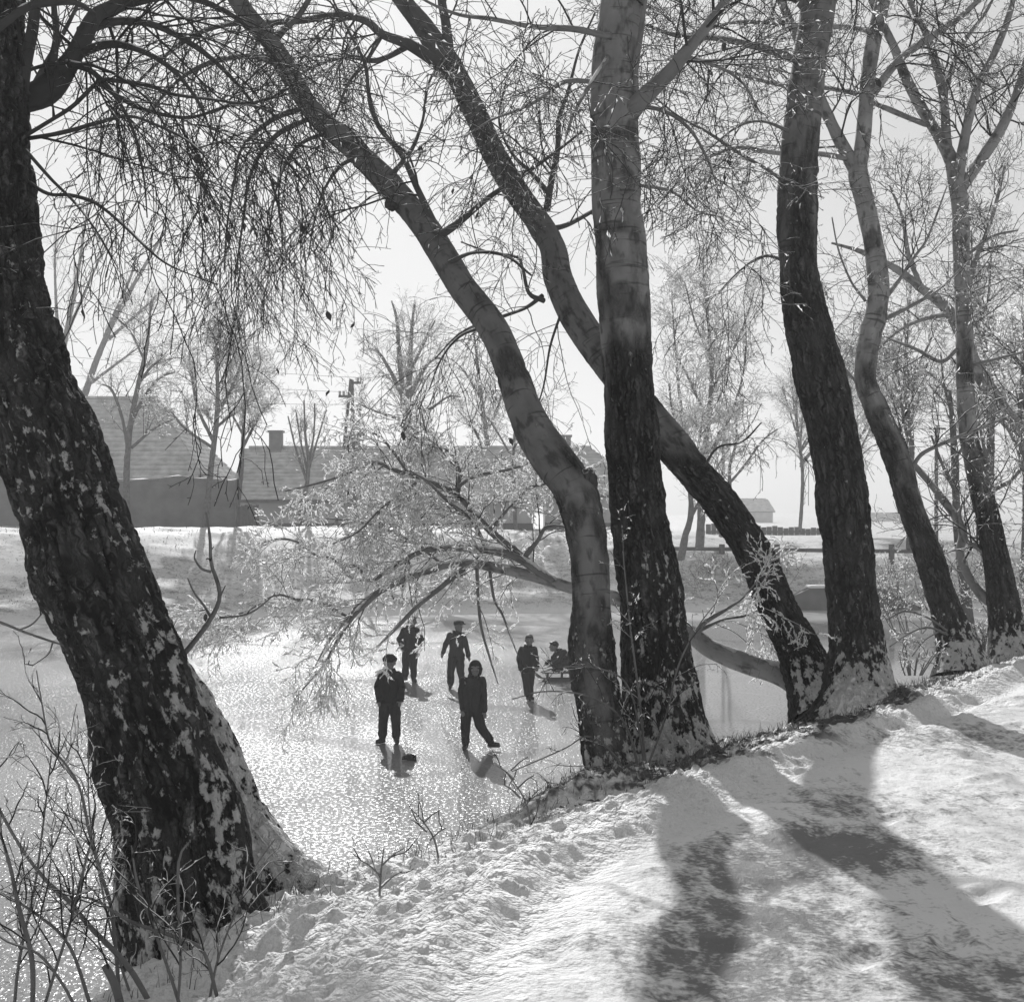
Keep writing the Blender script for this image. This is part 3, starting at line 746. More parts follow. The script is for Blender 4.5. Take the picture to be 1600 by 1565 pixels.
# long slanting tree behind it, and the low frosted bough that grows from its foot over the ice
BOUGH = [
    (dd([(1290, 1092, 42), (1262, 1080, 40), (1225, 1057, 36), (1160, 1034, 31), (1110, 1013, 28), (1075, 988, 25), (1020, 955, 22), (960, 935, 21), (890, 918, 19), (840, 902, 17), (770, 886, 15), (715, 880, 13), (660, 895, 11), (610, 916, 9), (570, 940, 8), (535, 975, 6), (512, 1005, 4), (490, 1045, 1.5)], 11.65, 13.2), 1.0),
    (dd([(865, 908, 13), (800, 868, 12), (740, 858, 11), (690, 857, 10), (650, 865, 8), (612, 888, 7), (576, 908, 5), (559, 885, 5), (543, 884, 5), (515, 872, 4), (492, 866, 4), (469, 849, 3), (441, 842, 3), (400, 850, 2)], 12.4, 13.4), 1.7),
    (dd([(850, 900, 11), (815, 868, 11), (773, 836, 10), (738, 800, 10), (712, 772, 9), (661, 749, 8), (615, 734, 7), (584, 723, 6), (533, 744, 4), (482, 759, 3), (446, 767, 2)], 12.5, 13.6), 2.2),
    (dd([(761, 863, 7), (748, 831, 6), (733, 808, 6), (702, 785, 5), (669, 754, 4), (640, 735, 3)], 12.8, 12.6), 1.6),
    (dd([(655, 897, 10), (602, 918, 9), (572, 943, 8), (553, 962, 7), (528, 1000, 5), (505, 1040, 3), (470, 1080, 2)], 12.9, 12.6), 1.8),
    (dd([(725, 888, 9), (679, 925, 8), (648, 951, 7), (620, 980, 6), (588, 1012, 1.5)], 12.7, 12.2), .12),
    (dd([(545, 965, 5), (521, 951, 5), (495, 938, 4), (467, 937, 4), (430, 930, 3), (385, 955, 2), (345, 965, 1.5)], 13.0, 12.7), 2.0),
    (dd([(715, 774, 7), (718, 742, 6), (712, 720, 5), (700, 705, 5), (675, 698, 4), (650, 684, 3), (620, 660, 2)], 12.9, 13.3), 2.2),
    (dd([(820, 870, 8), (840, 845, 7), (852, 825, 6), (875, 822, 4), (905, 830, 3)], 12.5, 12.1), 1.8),
    (dd([(765, 828, 5), (790, 800, 5), (812, 778, 4), (826, 763, 4), (856, 755, 3), (890, 740, 2)], 12.7, 12.2), 1.8),
    (dd([(745, 886, 6), (747, 930, 5), (752, 980, 4), (766, 1030, 3), (778, 1068, 1.2)], 12.6, 12.3), .1),
    (dd([(765, 890, 5), (772, 935, 4), (785, 960, 4), (797, 992, 3), (810, 1026, 1.2)], 12.6, 12.2), .1),
    (dd([(690, 880, 5), (650, 850, 5), (610, 830, 4), (560, 815, 3), (510, 810, 2)], 12.9, 13.6), 2.4),
    (dd([(650, 755, 5), (600, 790, 4), (560, 830, 3), (520, 850, 2)], 13.1, 12.6), 2.4),
    (dd([(705, 770, 6), (740, 745, 5), (790, 735, 4), (840, 720, 3)], 12.9, 12.6), 2.0),
    (dd([(640, 742, 5), (610, 700, 4), (590, 680, 3), (560, 670, 2)], 13.2, 13.6), 1.8),
    (dd([(1088, 995, 10), (1098, 975, 8), (1130, 955, 5), (1160, 935, 3), (1185, 905, 2)], 11.9, 11.4), 1.6),
    (dd([(1092, 985, 6), (1130, 968, 4), (1165, 962, 3), (1190, 950, 2)], 11.9, 12.2), 1.4),
]
T4 = tree('long leaning tree slanting left behind the upright middle tree',
    [(1288, 1110, 92, 11.45), (1262, 1050, 76, 11.6), (1248, 1015, 68, 11.7), (1220, 960, 64, 11.85), (1177, 863, 60, 12.1), (1122, 782, 57, 12.35), (1064, 712, 55, 12.6), (985, 612, 52, 12.9), (910, 512, 50, 13.2), (874, 440, 46, 13.4), (864, 390, 42, 13.5), (842, 350, 41, 13.65), (805, 297, 40, 13.8), (770, 237, 38, 14.0), (743, 178, 36, 14.2), (711, 113, 36, 14.4), (685, 76, 36, 14.5), (658, 37, 32, 14.7), (628, 0, 28, 14.9), (580, -70, 22, 15.2), (520, -160, 14, 15.6)],
    .30, .5, 5,
    [(dd([(702, 82, 17), (697, 40, 15), (690, 0, 13), (685, -60, 10), (690, -140, 6)], 14.5, 14.3), .7),
     (dd([(692, 106, 18), (641, 71, 16), (597, 54, 13), (572, 34, 11), (530, 24, 10), (472, 33, 9), (405, 37, 8), (350, 40, 7), (300, 58, 6), (250, 95, 5), (205, 140, 3)], 14.3, 13.0), 1.6),
     (dd([(854, 330, 13), (861, 287, 11), (871, 236, 9), (874, 186, 8), (888, 142, 6), (905, 78, 4), (930, 20, 3)], 13.7, 13.0), .9),
     (dd([(856, 300, 8), (830, 270, 6), (800, 240, 5), (780, 190, 4), (790, 130, 3)], 13.7, 14.2), .9),
     (dd([(862, 358, 8), (888, 351, 7), (925, 331, 6), (960, 310, 4)], 13.6, 13.9), .6),
     (dd([(850, 470, 8), (827, 459, 6), (817, 422, 5), (807, 402, 4), (766, 395, 3), (720, 378, 2)], 13.3, 12.8), 1.0),
     (dd([(848, 462, 6), (820, 482, 5), (770, 500, 4), (720, 520, 3), (680, 560, 2)], 13.3, 13.9), 1.4),
     (dd([(597, 54, 8), (570, 100, 6), (545, 130, 5), (520, 190, 3)], 14.1, 13.6), 1.2),
     (dd([(640, 72, 9), (590, 95, 7), (540, 90, 6), (480, 110, 4), (430, 150, 3)], 14.3, 13.9), 1.4),
     (dd([(880, 480, 5), (860, 540, 4), (850, 600, 3), (835, 650, 2)], 13.2, 13.6), 1.0),
     (dd([(1095, 740, 5), (1120, 700, 4), (1160, 690, 3), (1190, 660, 2)], 12.4, 12.2), .6)],
    dict(DROOP, n1=5.5, l1=1.05, d1=.09, n2=6, up1=0), M_twig_s, .35, .012, leaves=10, flare=1.3, tone=(.8, .22))
lines = []
for k, (L, den) in enumerate(BOUGH):
    lm, lq = limb_mesh(L, 16 if k == 0 else 8, .1 if k == 0 else 0., .34, 60+k, tone=1. if k == 0 else .6)
    link('limb', lm, M_bark, T4)
    if k == 0: lq = lq[int(len(lq)*.5):]
    lines.append((lq, den))
make_crown(T4, lines, dict(n1=5.4, l1=.70, d1=.06, w1=.12, ang1=(30, 65), n2=6, l2=.32, d2=.06, n3=3.4, l3=.12, d3=.06, n4=1.6, l4=.03, up1=.05, rm=.0022, t0=.05, rmax1=.007), M_twig_b, 7.0, .0115, leaves=6)

T5 = tree('thick upright tree on the right with a snowy flared foot, smooth bark higher up',
    [(1345, 1125, 150, 11.2), (1342, 1075, 108, 11.25), (1340, 1030, 92, 11.27), (1334, 950, 83, 11.3), (1326, 860, 81, 11.33), (1317, 780, 82, 11.36), (1304, 700, 83, 11.4), (1288, 620, 80, 11.45), (1266, 520, 73, 11.5), (1256, 470, 69, 11.52), (1246, 405, 61, 11.55), (1246, 300, 59, 11.6), (1252, 200, 57, 11.65), (1264, 100, 56, 11.7), (1280, 0, 54, 11.8), (1300, -120, 44, 11.9), (1330, -280, 28, 12.0)],
    .60, .5, 6,
    [(dd([(1245, 95, 11), (1210, 82, 10), (1171, 71, 9), (1121, 61, 8), (1060, 57, 6), (1010, 40, 4)], 11.6, 11.0), 1.1),
     (dd([(1222, 282, 6), (1195, 263, 5), (1144, 233, 5), (1104, 206, 4), (1060, 182, 3), (1020, 150, 2)], 11.5, 11.0), 1.2),
     (dd([(1245, 420, 6), (1200, 400, 4), (1160, 420, 3), (1120, 460, 2)], 11.5, 12.2), .8),
     (dd([(1290, 20, 14), (1330, -40, 11), (1390, -100, 7)], 11.8, 12.0), .6),
     (dd([(1270, 30, 12), (1220, -30, 10), (1170, -90, 6)], 11.8, 11.6), .6),
     (dd([(1232, 205, 5), (1190, 190, 4), (1150, 200, 3), (1100, 240, 2)], 11.5, 11.0), 1.0)],
    OPEN, M_twig_s, .5, .013, leaves=5, flare=1.35, tone=(.7, .5), base_snow=1.15)

T6 = tree('slender leaning tree with a forked top right of the thick upright tree',
    [(1500, 1050, 72, 14.1), (1494, 1010, 56, 14.15), (1473, 940, 47, 14.25), (1448, 860, 43, 14.4), (1421, 790, 42, 14.5), (1406, 730, 42, 14.6), (1387, 680, 42, 14.7), (1368, 635, 38, 14.8), (1352, 590, 34, 14.9), (1360, 520, 36, 15.0), (1367, 500, 35, 15.0), (1373, 450, 33, 15.1), (1366, 390, 31, 15.2), (1352, 320, 29, 15.3), (1340, 270, 30, 15.35), (1347, 230, 26, 15.4), (1352, 180, 24, 15.45), (1358, 110, 24, 15.5), (1368, 50, 23, 15.6), (1380, 0, 21, 15.7), (1400, -100, 15, 15.9)],
    .33, .28, 8,
    [(dd([(1338, 268, 22), (1320, 235, 21), (1300, 195, 19), (1285, 160, 17), (1265, 105, 15), (1242, 50, 14), (1219, 0, 12), (1190, -60, 8)], 15.35, 15.8), .7),
     (dd([(1364, 145, 14), (1400, 100, 12), (1430, 75, 11), (1490, 35, 9), (1530, 0, 8), (1580, -50, 5)], 15.5, 15.0), .8),
     (dd([(1322, 248, 8), (1279, 241, 7), (1219, 240, 6), (1188, 236, 6), (1151, 231, 5), (1100, 250, 3), (1070, 275, 2)], 15.3, 14.8), .9),
     (dd([(1375, 55, 8), (1330, 44, 7), (1246, 40, 6), (1161, 35, 5), (1111, 44, 4), (1060, 60, 2)], 15.6, 15.0), .9),
     (dd([(1380, 470, 7), (1400, 445, 6), (1430, 400, 5), (1450, 370, 4), (1480, 290, 2)], 15.1, 15.0), .9),
     (dd([(1380, 500, 6), (1420, 480, 5), (1470, 450, 3), (1520, 400, 2)], 15.0, 14.6), .9),
     (dd([(1352, 470, 5), (1330, 440, 4), (1310, 390, 3), (1300, 340, 2)], 15.0, 15.5), .8),
     (dd([(1424, 733, 8), (1441, 709, 7), (1482, 689, 6), (1526, 672, 5), (1566, 655, 4), (1600, 643, 3)], 14.6, 14.2), .8),
     (dd([(1340, 600, 5), (1310, 560, 4), (1290, 500, 3), (1280, 450, 2)], 14.9, 15.4), .8)],
    OPEN, M_twig_s, .6, .015, leaves=3, seg=80, step=.018, furrow=.018)

T7 = tree('pale slender tree at the right edge with four stems spreading from its top',
    [(1580, 1040, 78, 14.8), (1574, 1000, 56, 14.85), (1561, 900, 44, 15.0), (1541, 800, 38, 15.1), (1526, 730, 34, 15.2), (1514, 680, 30, 15.3), (1508, 600, 28, 15.4), (1507, 520, 27, 15.5), (1502, 400, 25, 15.6), (1501, 330, 26, 15.7), (1495, 285, 26, 15.7), (1484, 245, 20, 15.8), (1465, 210, 18, 15.8), (1440, 170, 17, 15.9), (1415, 120, 15, 16), (1395, 70, 13, 16.1), (1370, 20, 11, 16.2), (1340, -50, 8, 16.3)],
    .30, .35, 9,
    [(dd([(1480, 240, 16), (1475, 160, 14), (1465, 110, 13), (1450, 60, 11), (1430, 20, 9), (1418, -10, 8), (1400, -80, 5)], 15.8, 15.5), .8),
     (dd([(1497, 280, 18), (1505, 230, 16), (1515, 180, 15), (1530, 130, 13), (1555, 80, 11), (1578, 20, 9), (1590, -40, 6)], 15.7, 15.4), .8),
     (dd([(1500, 295, 20), (1515, 275, 19), (1540, 240, 17), (1570, 190, 15), (1590, 140, 13), (1605, 90, 11), (1620, 0, 7)], 15.7, 15.9), .8),
     (dd([(1475, 150, 9), (1490, 100, 8), (1510, 60, 7), (1540, 20, 5), (1560, -20, 3)], 15.6, 15.2), .8),
     (dd([(1450, 195, 8), (1438, 192, 7), (1367, 162, 7), (1340, 148, 6), (1289, 138, 6), (1229, 135, 5), (1195, 128, 5), (1148, 115, 4), (1100, 98, 3), (1060, 88, 2)], 15.9, 15.2), .8),
     (dd([(1572, 930, 18), (1550, 940, 17), (1530, 925, 15), (1512, 898, 14), (1500, 862, 14), (1503, 826, 13), (1465, 770, 11), (1418, 712, 8), (1400, 670, 4)], 14.9, 15.8), .8),
     (dd([(1556, 880, 9), (1529, 857, 8), (1509, 842, 7), (1500, 800, 5), (1515, 770, 3)], 15, 15.3), .8),
     (dd([(1520, 570, 5), (1560, 560, 4), (1600, 550, 3)], 15.4, 15.0), .8),
     (dd([(1496, 545, 7), (1470, 565, 6), (1430, 545, 5), (1390, 530, 3)], 15.4, 15.9), 1.0),
     (dd([(1510, 400, 5), (1550, 370, 4), (1590, 360, 3)], 15.6, 15.2), .9),
     (dd([(1545, 770, 6), (1580, 750, 5), (1605, 720, 4)], 15.1, 14.8), .8)],
    OPEN, M_twig_s, .7, .015, seg=80, step=.018, furrow=.018)

T8 = tree('leaning trunk crossing behind the pale slender tree at the right edge',
    [(1680, 1040, 60, 19.5), (1655, 900, 40, 19.8), (1620, 760, 32, 20.0), (1594, 680, 28, 20.2), (1566, 641, 25, 20.3), (1527, 577, 22, 20.5), (1485, 490, 17, 20.8), (1441, 452, 14, 21.0), (1400, 420, 11, 21.2), (1350, 395, 8, 21.5), (1300, 380, 5, 22)],
    .2, .3, 10,
    [(dd([(1527, 577, 12), (1510, 500, 10), (1520, 420, 8), (1550, 340, 6), (1570, 260, 4)], 20.5, 20.0), 1.2),
     (dd([(1441, 452, 9), (1420, 400, 7), (1410, 340, 5), (1390, 290, 3)], 21.0, 21.3), 1.2),
     (dd([(1485, 490, 8), (1440, 500, 6), (1400, 520, 4), (1360, 560, 2)], 20.8, 20.4), 1.2),
     (dd([(1600, 690, 10), (1620, 600, 8), (1610, 500, 6), (1600, 420, 4)], 20.2, 20.2), 1.2)],
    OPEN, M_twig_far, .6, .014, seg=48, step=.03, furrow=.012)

# ------------------------------------------------------------------ background trees
def far_tree(label, base, d, top, wpx, stems, spec, frost=.5, fsize=.042, leaves=False, name='bare_tree', group=None, mat=None, den=1.):
    """base/top in photo pixels; stems = list of pixel polylines (px,py,w)"""
    root = empty(name, P(base[0], base[1], d), label, 'tree', group)
    lines = []
    for k, st in enumerate(stems):
        lm, lq = limb_mesh(dd(st, d, d+rng.uniform(-.6, .6)), 8, .3, .15, k)
        link('trunk' if k == 0 else 'limb', lm, M_bark, root)
        lines.append((lq[len(lq)//3:] if k == 0 else lq, den))
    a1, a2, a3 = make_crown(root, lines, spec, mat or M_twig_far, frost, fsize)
    if leaves:
        v, f = flakes(np.concatenate([a2[:, :4]]), None, leaves, .05, -.5)
        o = link('dry_leaves', np_mesh('dry_leaves', v, f, False), M_leaf, root); o['kind'] = 'stuff'
    return root

FT = dict(n1=2.6, l1=2.0, d1=.0, w1=.12, n2=6, l2=1.0, d2=.03, n3=5, l3=.45, d3=.03, n4=0, rm=.006, up1=.35, rmax1=.02, ang1=(25, 60), up2=.15, t0=.1)
far_tree('bare tree with a dark trunk standing against the clay wall, nearest the left edge', (200, 800), 60.5, 470, 10,
    [[(198, 815, 11), (198, 740, 10), (203, 670, 9), (214, 610, 8), (226, 560, 7), (232, 520, 5), (236, 470, 3)],
     [(200, 700, 6), (190, 650, 5), (175, 610, 4), (160, 600, 2)], [(206, 660, 6), (225, 620, 5), (250, 590, 4), (280, 580, 2)], [(216, 600, 5), (240, 570, 4), (270, 560, 2)], [(224, 560, 4), (205, 520, 3), (185, 500, 2)], [(205, 700, 5), (240, 670, 4), (270, 655, 2)]], FT, .4, leaves=.8)
far_tree('frosted tree with dry seed clusters and tilted trunk in front of the clay wall', (320, 830), 59.5, 500, 10,
    [[(320, 832, 10), (324, 790, 10), (331, 720, 9), (338, 660, 8), (340, 600, 6), (337, 540, 4), (335, 500, 2)],
     [(334, 690, 6), (310, 640, 5), (300, 590, 4), (295, 550, 2)], [(337, 650, 6), (360, 610, 5), (375, 570, 3), (380, 540, 2)], [(339, 610, 4), (355, 570, 3), (350, 520, 2)], [(335, 670, 5), (360, 650, 4), (395, 630, 2)], [(333, 700, 5), (290, 670, 4), (265, 640, 2)]], dict(FT, n1=3.4), 2.4, leaves=1.6)
far_tree('slim frosted tree rising behind the right end of the clay wall', (372, 790), 63.5, 560, 7,
    [[(370, 800, 8), (377, 740, 7), (380, 680, 6), (383, 620, 5), (390, 560, 2)], [(379, 700, 5), (400, 660, 4), (420, 630, 2)], [(380, 680, 4), (360, 640, 3), (350, 600, 2)], [(382, 640, 4), (400, 590, 3), (410, 560, 2)]], dict(FT, n1=3.6), 2.4, leaves=1.2)
far_tree('small pollarded tree with an upright fan of twigs and a bent foot', (471, 840), 61, 625, 8,
    [[(473, 838, 9), (470, 800, 9), (466, 785, 8), (478, 765, 7), (482, 720, 6), (477, 680, 4), (475, 625, 2)], [(480, 740, 5), (495, 690, 3), (510, 640, 2)], [(479, 750, 5), (462, 700, 3), (450, 650, 2)], [(481, 730, 4), (490, 680, 3), (492, 630, 2)], [(480, 735, 4), (470, 690, 3), (462, 640, 2)]], dict(FT, n1=1.5, l1=1.2, up1=.9, l2=.6, n2=4), .25)
far_tree('broad twin-stemmed bare tree right of the double utility pole', (640, 840), 66, 470, 16,
    [[(640, 840, 22), (638, 760, 19), (636, 700, 16), (637, 640, 12), (640, 580, 9), (643, 520, 6), (648, 470, 3)], [(637, 680, 13), (630, 620, 10), (624, 560, 7), (620, 500, 5), (612, 470, 2)], [(630, 620, 8), (610, 580, 6), (590, 550, 4), (565, 545, 2)], [(640, 620, 8), (660, 580, 6), (680, 560, 4), (700, 565, 2)], [(636, 660, 8), (610, 650, 5), (580, 640, 3), (560, 630, 2)], [(640, 650, 7), (670, 640, 5), (700, 620, 3), (720, 620, 2)], [(641, 580, 5), (665, 530, 4), (680, 500, 2)]], dict(FT, n1=2.4, l1=2.2), 1.8)
far_tree('frosted bare tree showing left of the kinked trunk, behind the long low house', (770, 845), 72, 480, 10,
    [[(772, 845, 9), (768, 780, 9), (762, 700, 8), (752, 620, 6), (745, 560, 4), (738, 500, 2)], [(764, 720, 5), (740, 670, 4), (715, 640, 2)], [(758, 680, 5), (780, 630, 4), (790, 580, 2)], [(750, 620, 4), (725, 580, 3), (705, 560, 2)]], dict(FT, n1=2.4, l1=2.2), 1.8)
far_tree('thin straight trunk behind the kinked tree, by the end of the low house', (804, 845), 64, 560, 6,
    [[(806, 845, 7), (804, 780, 6), (802, 715, 5), (806, 640, 4), (800, 560, 2)], [(803, 700, 4), (830, 650, 3), (850, 620, 2)], [(803, 720, 3), (780, 680, 3), (760, 650, 2)]], dict(FT, n1=2.0), .5)
POP = dict(FT, n1=1.1, l1=3.2, ang1=(15, 40), up1=.4, n2=4, l2=1.5, n3=3, l3=.7, rm=.007)
far_tree('tall pale tree leaning right beyond the big roof, seen beside the thick dark tree', (120, 690), 88, 330, 12,
    [[(108, 720, 12), (130, 625, 11), (160, 540, 9), (195, 470, 7), (235, 400, 5), (270, 340, 2)], [(150, 570, 7), (170, 510, 5), (205, 430, 4), (215, 380, 2)], [(170, 530, 6), (215, 490, 4), (260, 450, 2)], [(140, 600, 5), (180, 570, 4), (220, 540, 2)]], POP, .3)
far_tree('tall pale upright tree beyond the big roof, close to the thick dark trunk', (88, 690), 92, 270, 12,
    [[(92, 720, 12), (90, 620, 11), (100, 540, 9), (118, 450, 6), (130, 370, 4), (140, 300, 2)], [(95, 570, 7), (88, 480, 5), (86, 400, 3), (92, 330, 2)], [(105, 520, 6), (140, 440, 4), (170, 370, 2)]], POP, .3)
RT = dict(FT, n1=3.6, l1=2.0, n2=7, d1=.02)
far_tree('frosted tree with a forked trunk left of the wooden rail on the far bank', (1096, 870), 57, 380, 12,
    [[(1092, 870, 14), (1096, 800, 13), (1098, 740, 11), (1104, 680, 9), (1112, 600, 7), (1108, 520, 5), (1100, 440, 3), (1098, 390, 2)], [(1098, 730, 9), (1125, 680, 7), (1145, 640, 5), (1160, 590, 3), (1165, 540, 2)], [(1096, 760, 8), (1075, 690, 6), (1062, 620, 5), (1055, 540, 3), (1050, 470, 2)], [(1110, 610, 5), (1140, 560, 4), (1165, 500, 3), (1180, 450, 2)], [(1106, 660, 5), (1080, 600, 4), (1060, 560, 2)], [(1110, 560, 4), (1085, 500, 3), (1070, 440, 2)]], RT, 2.2)
far_tree('dark bent tree on the far bank, close right of the upright middle tree', (1060, 880), 54, 600, 10,
    [[(1062, 885, 13), (1070, 840, 11), (1080, 800, 9), (1075, 740, 7), (1062, 690, 5), (1050, 640, 3), (1045, 600, 2)], [(1078, 810, 6), (1100, 770, 5), (1120, 730, 3), (1140, 700, 2)], [(1074, 740, 5), (1090, 700, 4), (1098, 650, 2)]], RT, 2.2)
far_tree('slim bare tree with one long side branch, before the pale gable on the far side', (1140, 860), 62, 620, 6,
    [[(1120, 866, 7), (1132, 810, 6), (1140, 770, 6), (1140, 730, 5), (1150, 690, 4), (1150, 640, 2)], [(1140, 755, 4), (1165, 725, 4), (1190, 690, 3), (1215, 670, 2)], [(1150, 690, 3), (1175, 660, 2), (1190, 630, 1.5)]], dict(FT, n1=1.3), .4)
HZ = [(1250, 800, 75, 560, 'hazy frosted tree filling the gap left of the thick upright tree, far beyond the rail'),
      (1420, 830, 46, 430, 'frosted tree behind the slender forked tree, its twigs a pale mesh'),
      (1545, 850, 40, 380, 'pale frosted tree crown behind the slender tree at the right edge'),
      (1600, 880, 33, 500, 'frosted tree cut by the right edge, behind the crossing leaning trunk'),
      (1330, 830, 64, 500, 'dim frosted tree seen between the thick upright tree and the slender forked one')]
for k, (px, py, d, top, lab) in enumerate(HZ):
    st = [[(px, py+30, 9*50/d), (px+4, (py+top)/2+60, 8*50/d), (px-6, (py+top)/2-40, 6*50/d), (px+5, top, 2)]]
    for _ in range(7):
        y0 = rng.uniform(top+120, py-60); x1 = rng.uniform(-75, 75)
        st.append([(px, y0, 6*50/d), (px+x1*.5, y0-45, 4*50/d), (px+x1, y0-rng.uniform(80, 140), 2)])
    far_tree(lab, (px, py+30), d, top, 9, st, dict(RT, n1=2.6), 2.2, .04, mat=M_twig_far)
far_tree('slim upright young tree between the two slender trees on the right', (1493, 1000), 24, 600, 14,
    [[(1520, 1005, 18), (1508, 930, 16), (1498, 850, 14), (1494, 780, 13), (1492, 720, 12), (1488, 660, 9), (1484, 610, 5)], [(1494, 770, 7), (1470, 720, 5), (1455, 680, 3)], [(1491, 720, 6), (1515, 680, 4), (1530, 640, 2)], [(1488, 650, 5), (1475, 600, 4), (1470, 550, 2)]],
    dict(OPEN, n1=3.0, l1=1.0, rm=.003), .6, .016)

# ------------------------------------------------------------------ shrubs and saplings
def shrub(label, stems, spec, mat, frost, fsize=.01, name='shrub', group=None, cat='shrub', seg=7, den=1.):
    b = stems[0][0]
    root = empty(name, P(b[0], b[1], b[3]), label, cat, group)
    lines = []
    for k, st in enumerate(stems):
        lm, lq = limb_mesh(st, seg, 0., .12, k); link('stem', lm, M_bark, root); lines.append((lq, den))
    make_crown(root, lines, spec, mat, frost, fsize)
    return root
BUSH = dict(n1=9, l1=.32, d1=0, w1=.14, ang1=(30, 65), n2=3.0, l2=.14, d2=0, n3=1.5, l3=.05, n4=.5, l4=.02, rm=.0013, rmax1=.004, up1=.25, t0=.15)
stems = [dd([(252, 1600, 13), (202, 1512, 12), (145, 1452, 11), (108, 1408, 10), (74, 1377, 8), (37, 1330, 7), (0, 1266, 6), (-30, 1200, 4)], 4.9, 5.1),
         dd([(195, 1600, 18), (180, 1540, 17), (164, 1508, 15)], 4.8, 4.85),
         dd([(190, 1600, 9), (176, 1435, 8), (162, 1377, 8), (142, 1310, 7), (125, 1232, 6), (101, 1192, 5), (78, 1161, 4), (64, 1090, 3), (57, 1047, 2)], 5.0, 5.3),
         dd([(340, 1560, 8), (317, 1485, 8), (270, 1462, 8), (202, 1438, 7), (135, 1401, 5), (90, 1420, 3)], 4.8, 5.0),
         dd([(290, 1600, 8), (265, 1520, 7), (240, 1450, 6), (215, 1380, 5), (205, 1320, 3)], 4.7, 4.8),
         dd([(275, 1600, 7), (282, 1500, 6), (278, 1400, 6), (280, 1340, 5), (295, 1315, 3)], 4.7, 4.75),
         dd([(50, 1600, 10), (50, 1500, 10), (30, 1420, 9), (15, 1350, 7), (0, 1300, 5)], 4.5, 4.7),
         dd([(60, 1600, 8), (85, 1520, 7), (110, 1440, 6), (135, 1340, 5), (150, 1300, 3)], 4.6, 4.9),
         dd([(20, 1600, 7), (30, 1500, 6), (55, 1380, 5), (72, 1250, 4), (80, 1180, 3)], 4.9, 5.2),
         dd([(320, 1600, 6), (340, 1500, 5), (370, 1420, 4), (395, 1360, 3), (430, 1310, 2)], 4.9, 5.0),
         dd([(130, 1600, 7), (100, 1540, 6), (60, 1490, 5), (10, 1470, 4), (-30, 1440, 3)], 4.5, 4.6),
         dd([(220, 1600, 6), (180, 1480, 5), (160, 1390, 4), (140, 1270, 3), (138, 1160, 2)], 5.1, 5.3),
         dd([(150, 1600, 8), (110, 1480, 7), (60, 1430, 6), (10, 1400, 5), (-40, 1380, 3)], 4.7, 4.8)]
stems = [[(a, b, w*.78, d) for a, b, w, d in st] for st in stems]
shrub('tangled leafless shrub in front of the thick dark tree, bottom left, twigs tipped with snow', stems, BUSH, M_twig_s, .22, .008)
shrub('dark crooked sapling branch with buds right of the thick dark tree trunk, over the ice',
    [dd([(280, 1030, 11), (305, 1000, 9), (330, 965, 8), (343, 935, 7), (340, 910, 7), (330, 880, 6), (328, 840, 5), (322, 800, 3)], 6.6, 6.5),
     dd([(330, 965, 5), (318, 945, 4), (303, 925, 3), (293, 903, 2)], 6.6, 6.5), dd([(329, 893, 5), (315, 888, 4), (304, 872, 3), (306, 860, 2)], 6.5, 6.4),
     dd([(343, 965, 4), (390, 958, 3), (430, 928, 2)], 6.6, 6.7), dd([(345, 930, 3), (352, 915, 2)], 6.5, 6.4)], dict(BUSH, n1=4, l1=.05, n2=.6, l2=.02, n3=0, n4=0, rm=.0025), M_twig, .0, name='sapling')
shrub('thin twig reaching in from the left edge over the ice, with a few dead leaves',
    [dd([(-40, 960, 6), (0, 972, 5), (40, 988, 4), (75, 1000, 4), (100, 1008, 2)], 6.0, 6.1), dd([(30, 984, 3), (50, 975, 3), (66, 958, 2)], 6.0, 6.0), dd([(82, 1005, 3), (75, 1022, 2), (50, 1040, 2)], 6.1, 6.0)],
    dict(BUSH, n1=5, l1=.05, n2=.5, l2=.02, n3=0, n4=0, rm=.002), M_twig, .0, name='sapling')
SP = dict(BUSH, n1=5, l1=.16, n2=2, l2=.07, n3=.5, rm=.0013)
def sapling(label, px, py, d, h, lean, frost=.15, br=3):
    st = [dd([(px, py+6, 5*6.5/d), (px+lean*.2, py-h*.45, 3.5*6.5/d), (px+lean*.55, py-h*.75, 2.5*6.5/d), (px+lean, py-h, 1.5)], d, d)]
    for k in range(br):
        s = (-1)**k; t = .45+.15*k
        x0, y0 = px+lean*t*.8, py-h*t
        st.append(dd([(x0, y0, 3.2), (x0+s*h*.16, y0-h*.15, 2.5), (x0+s*h*.28, y0-h*.22, 1.6)], d, d-.05))
    return shrub(label, st, SP, M_twig_s, frost, .007, name='sapling')
sapling('small leafless sapling standing in the lumpy snow left of the path rut', 592, 1440, 5.75, 118, 8)
sapling('slim sapling leaning left at the snow edge, between the two small saplings', 688, 1352, 6.95, 88, -45)
sapling('little many-stemmed sapling on the bank edge left of the kinked tree', 832, 1303, 7.55, 95, -40, br=5)
SPR = dict(BUSH, n1=6, l1=.3, n2=3, l2=.13, n3=1.5, l3=.05, rm=.0014, d1=.03)
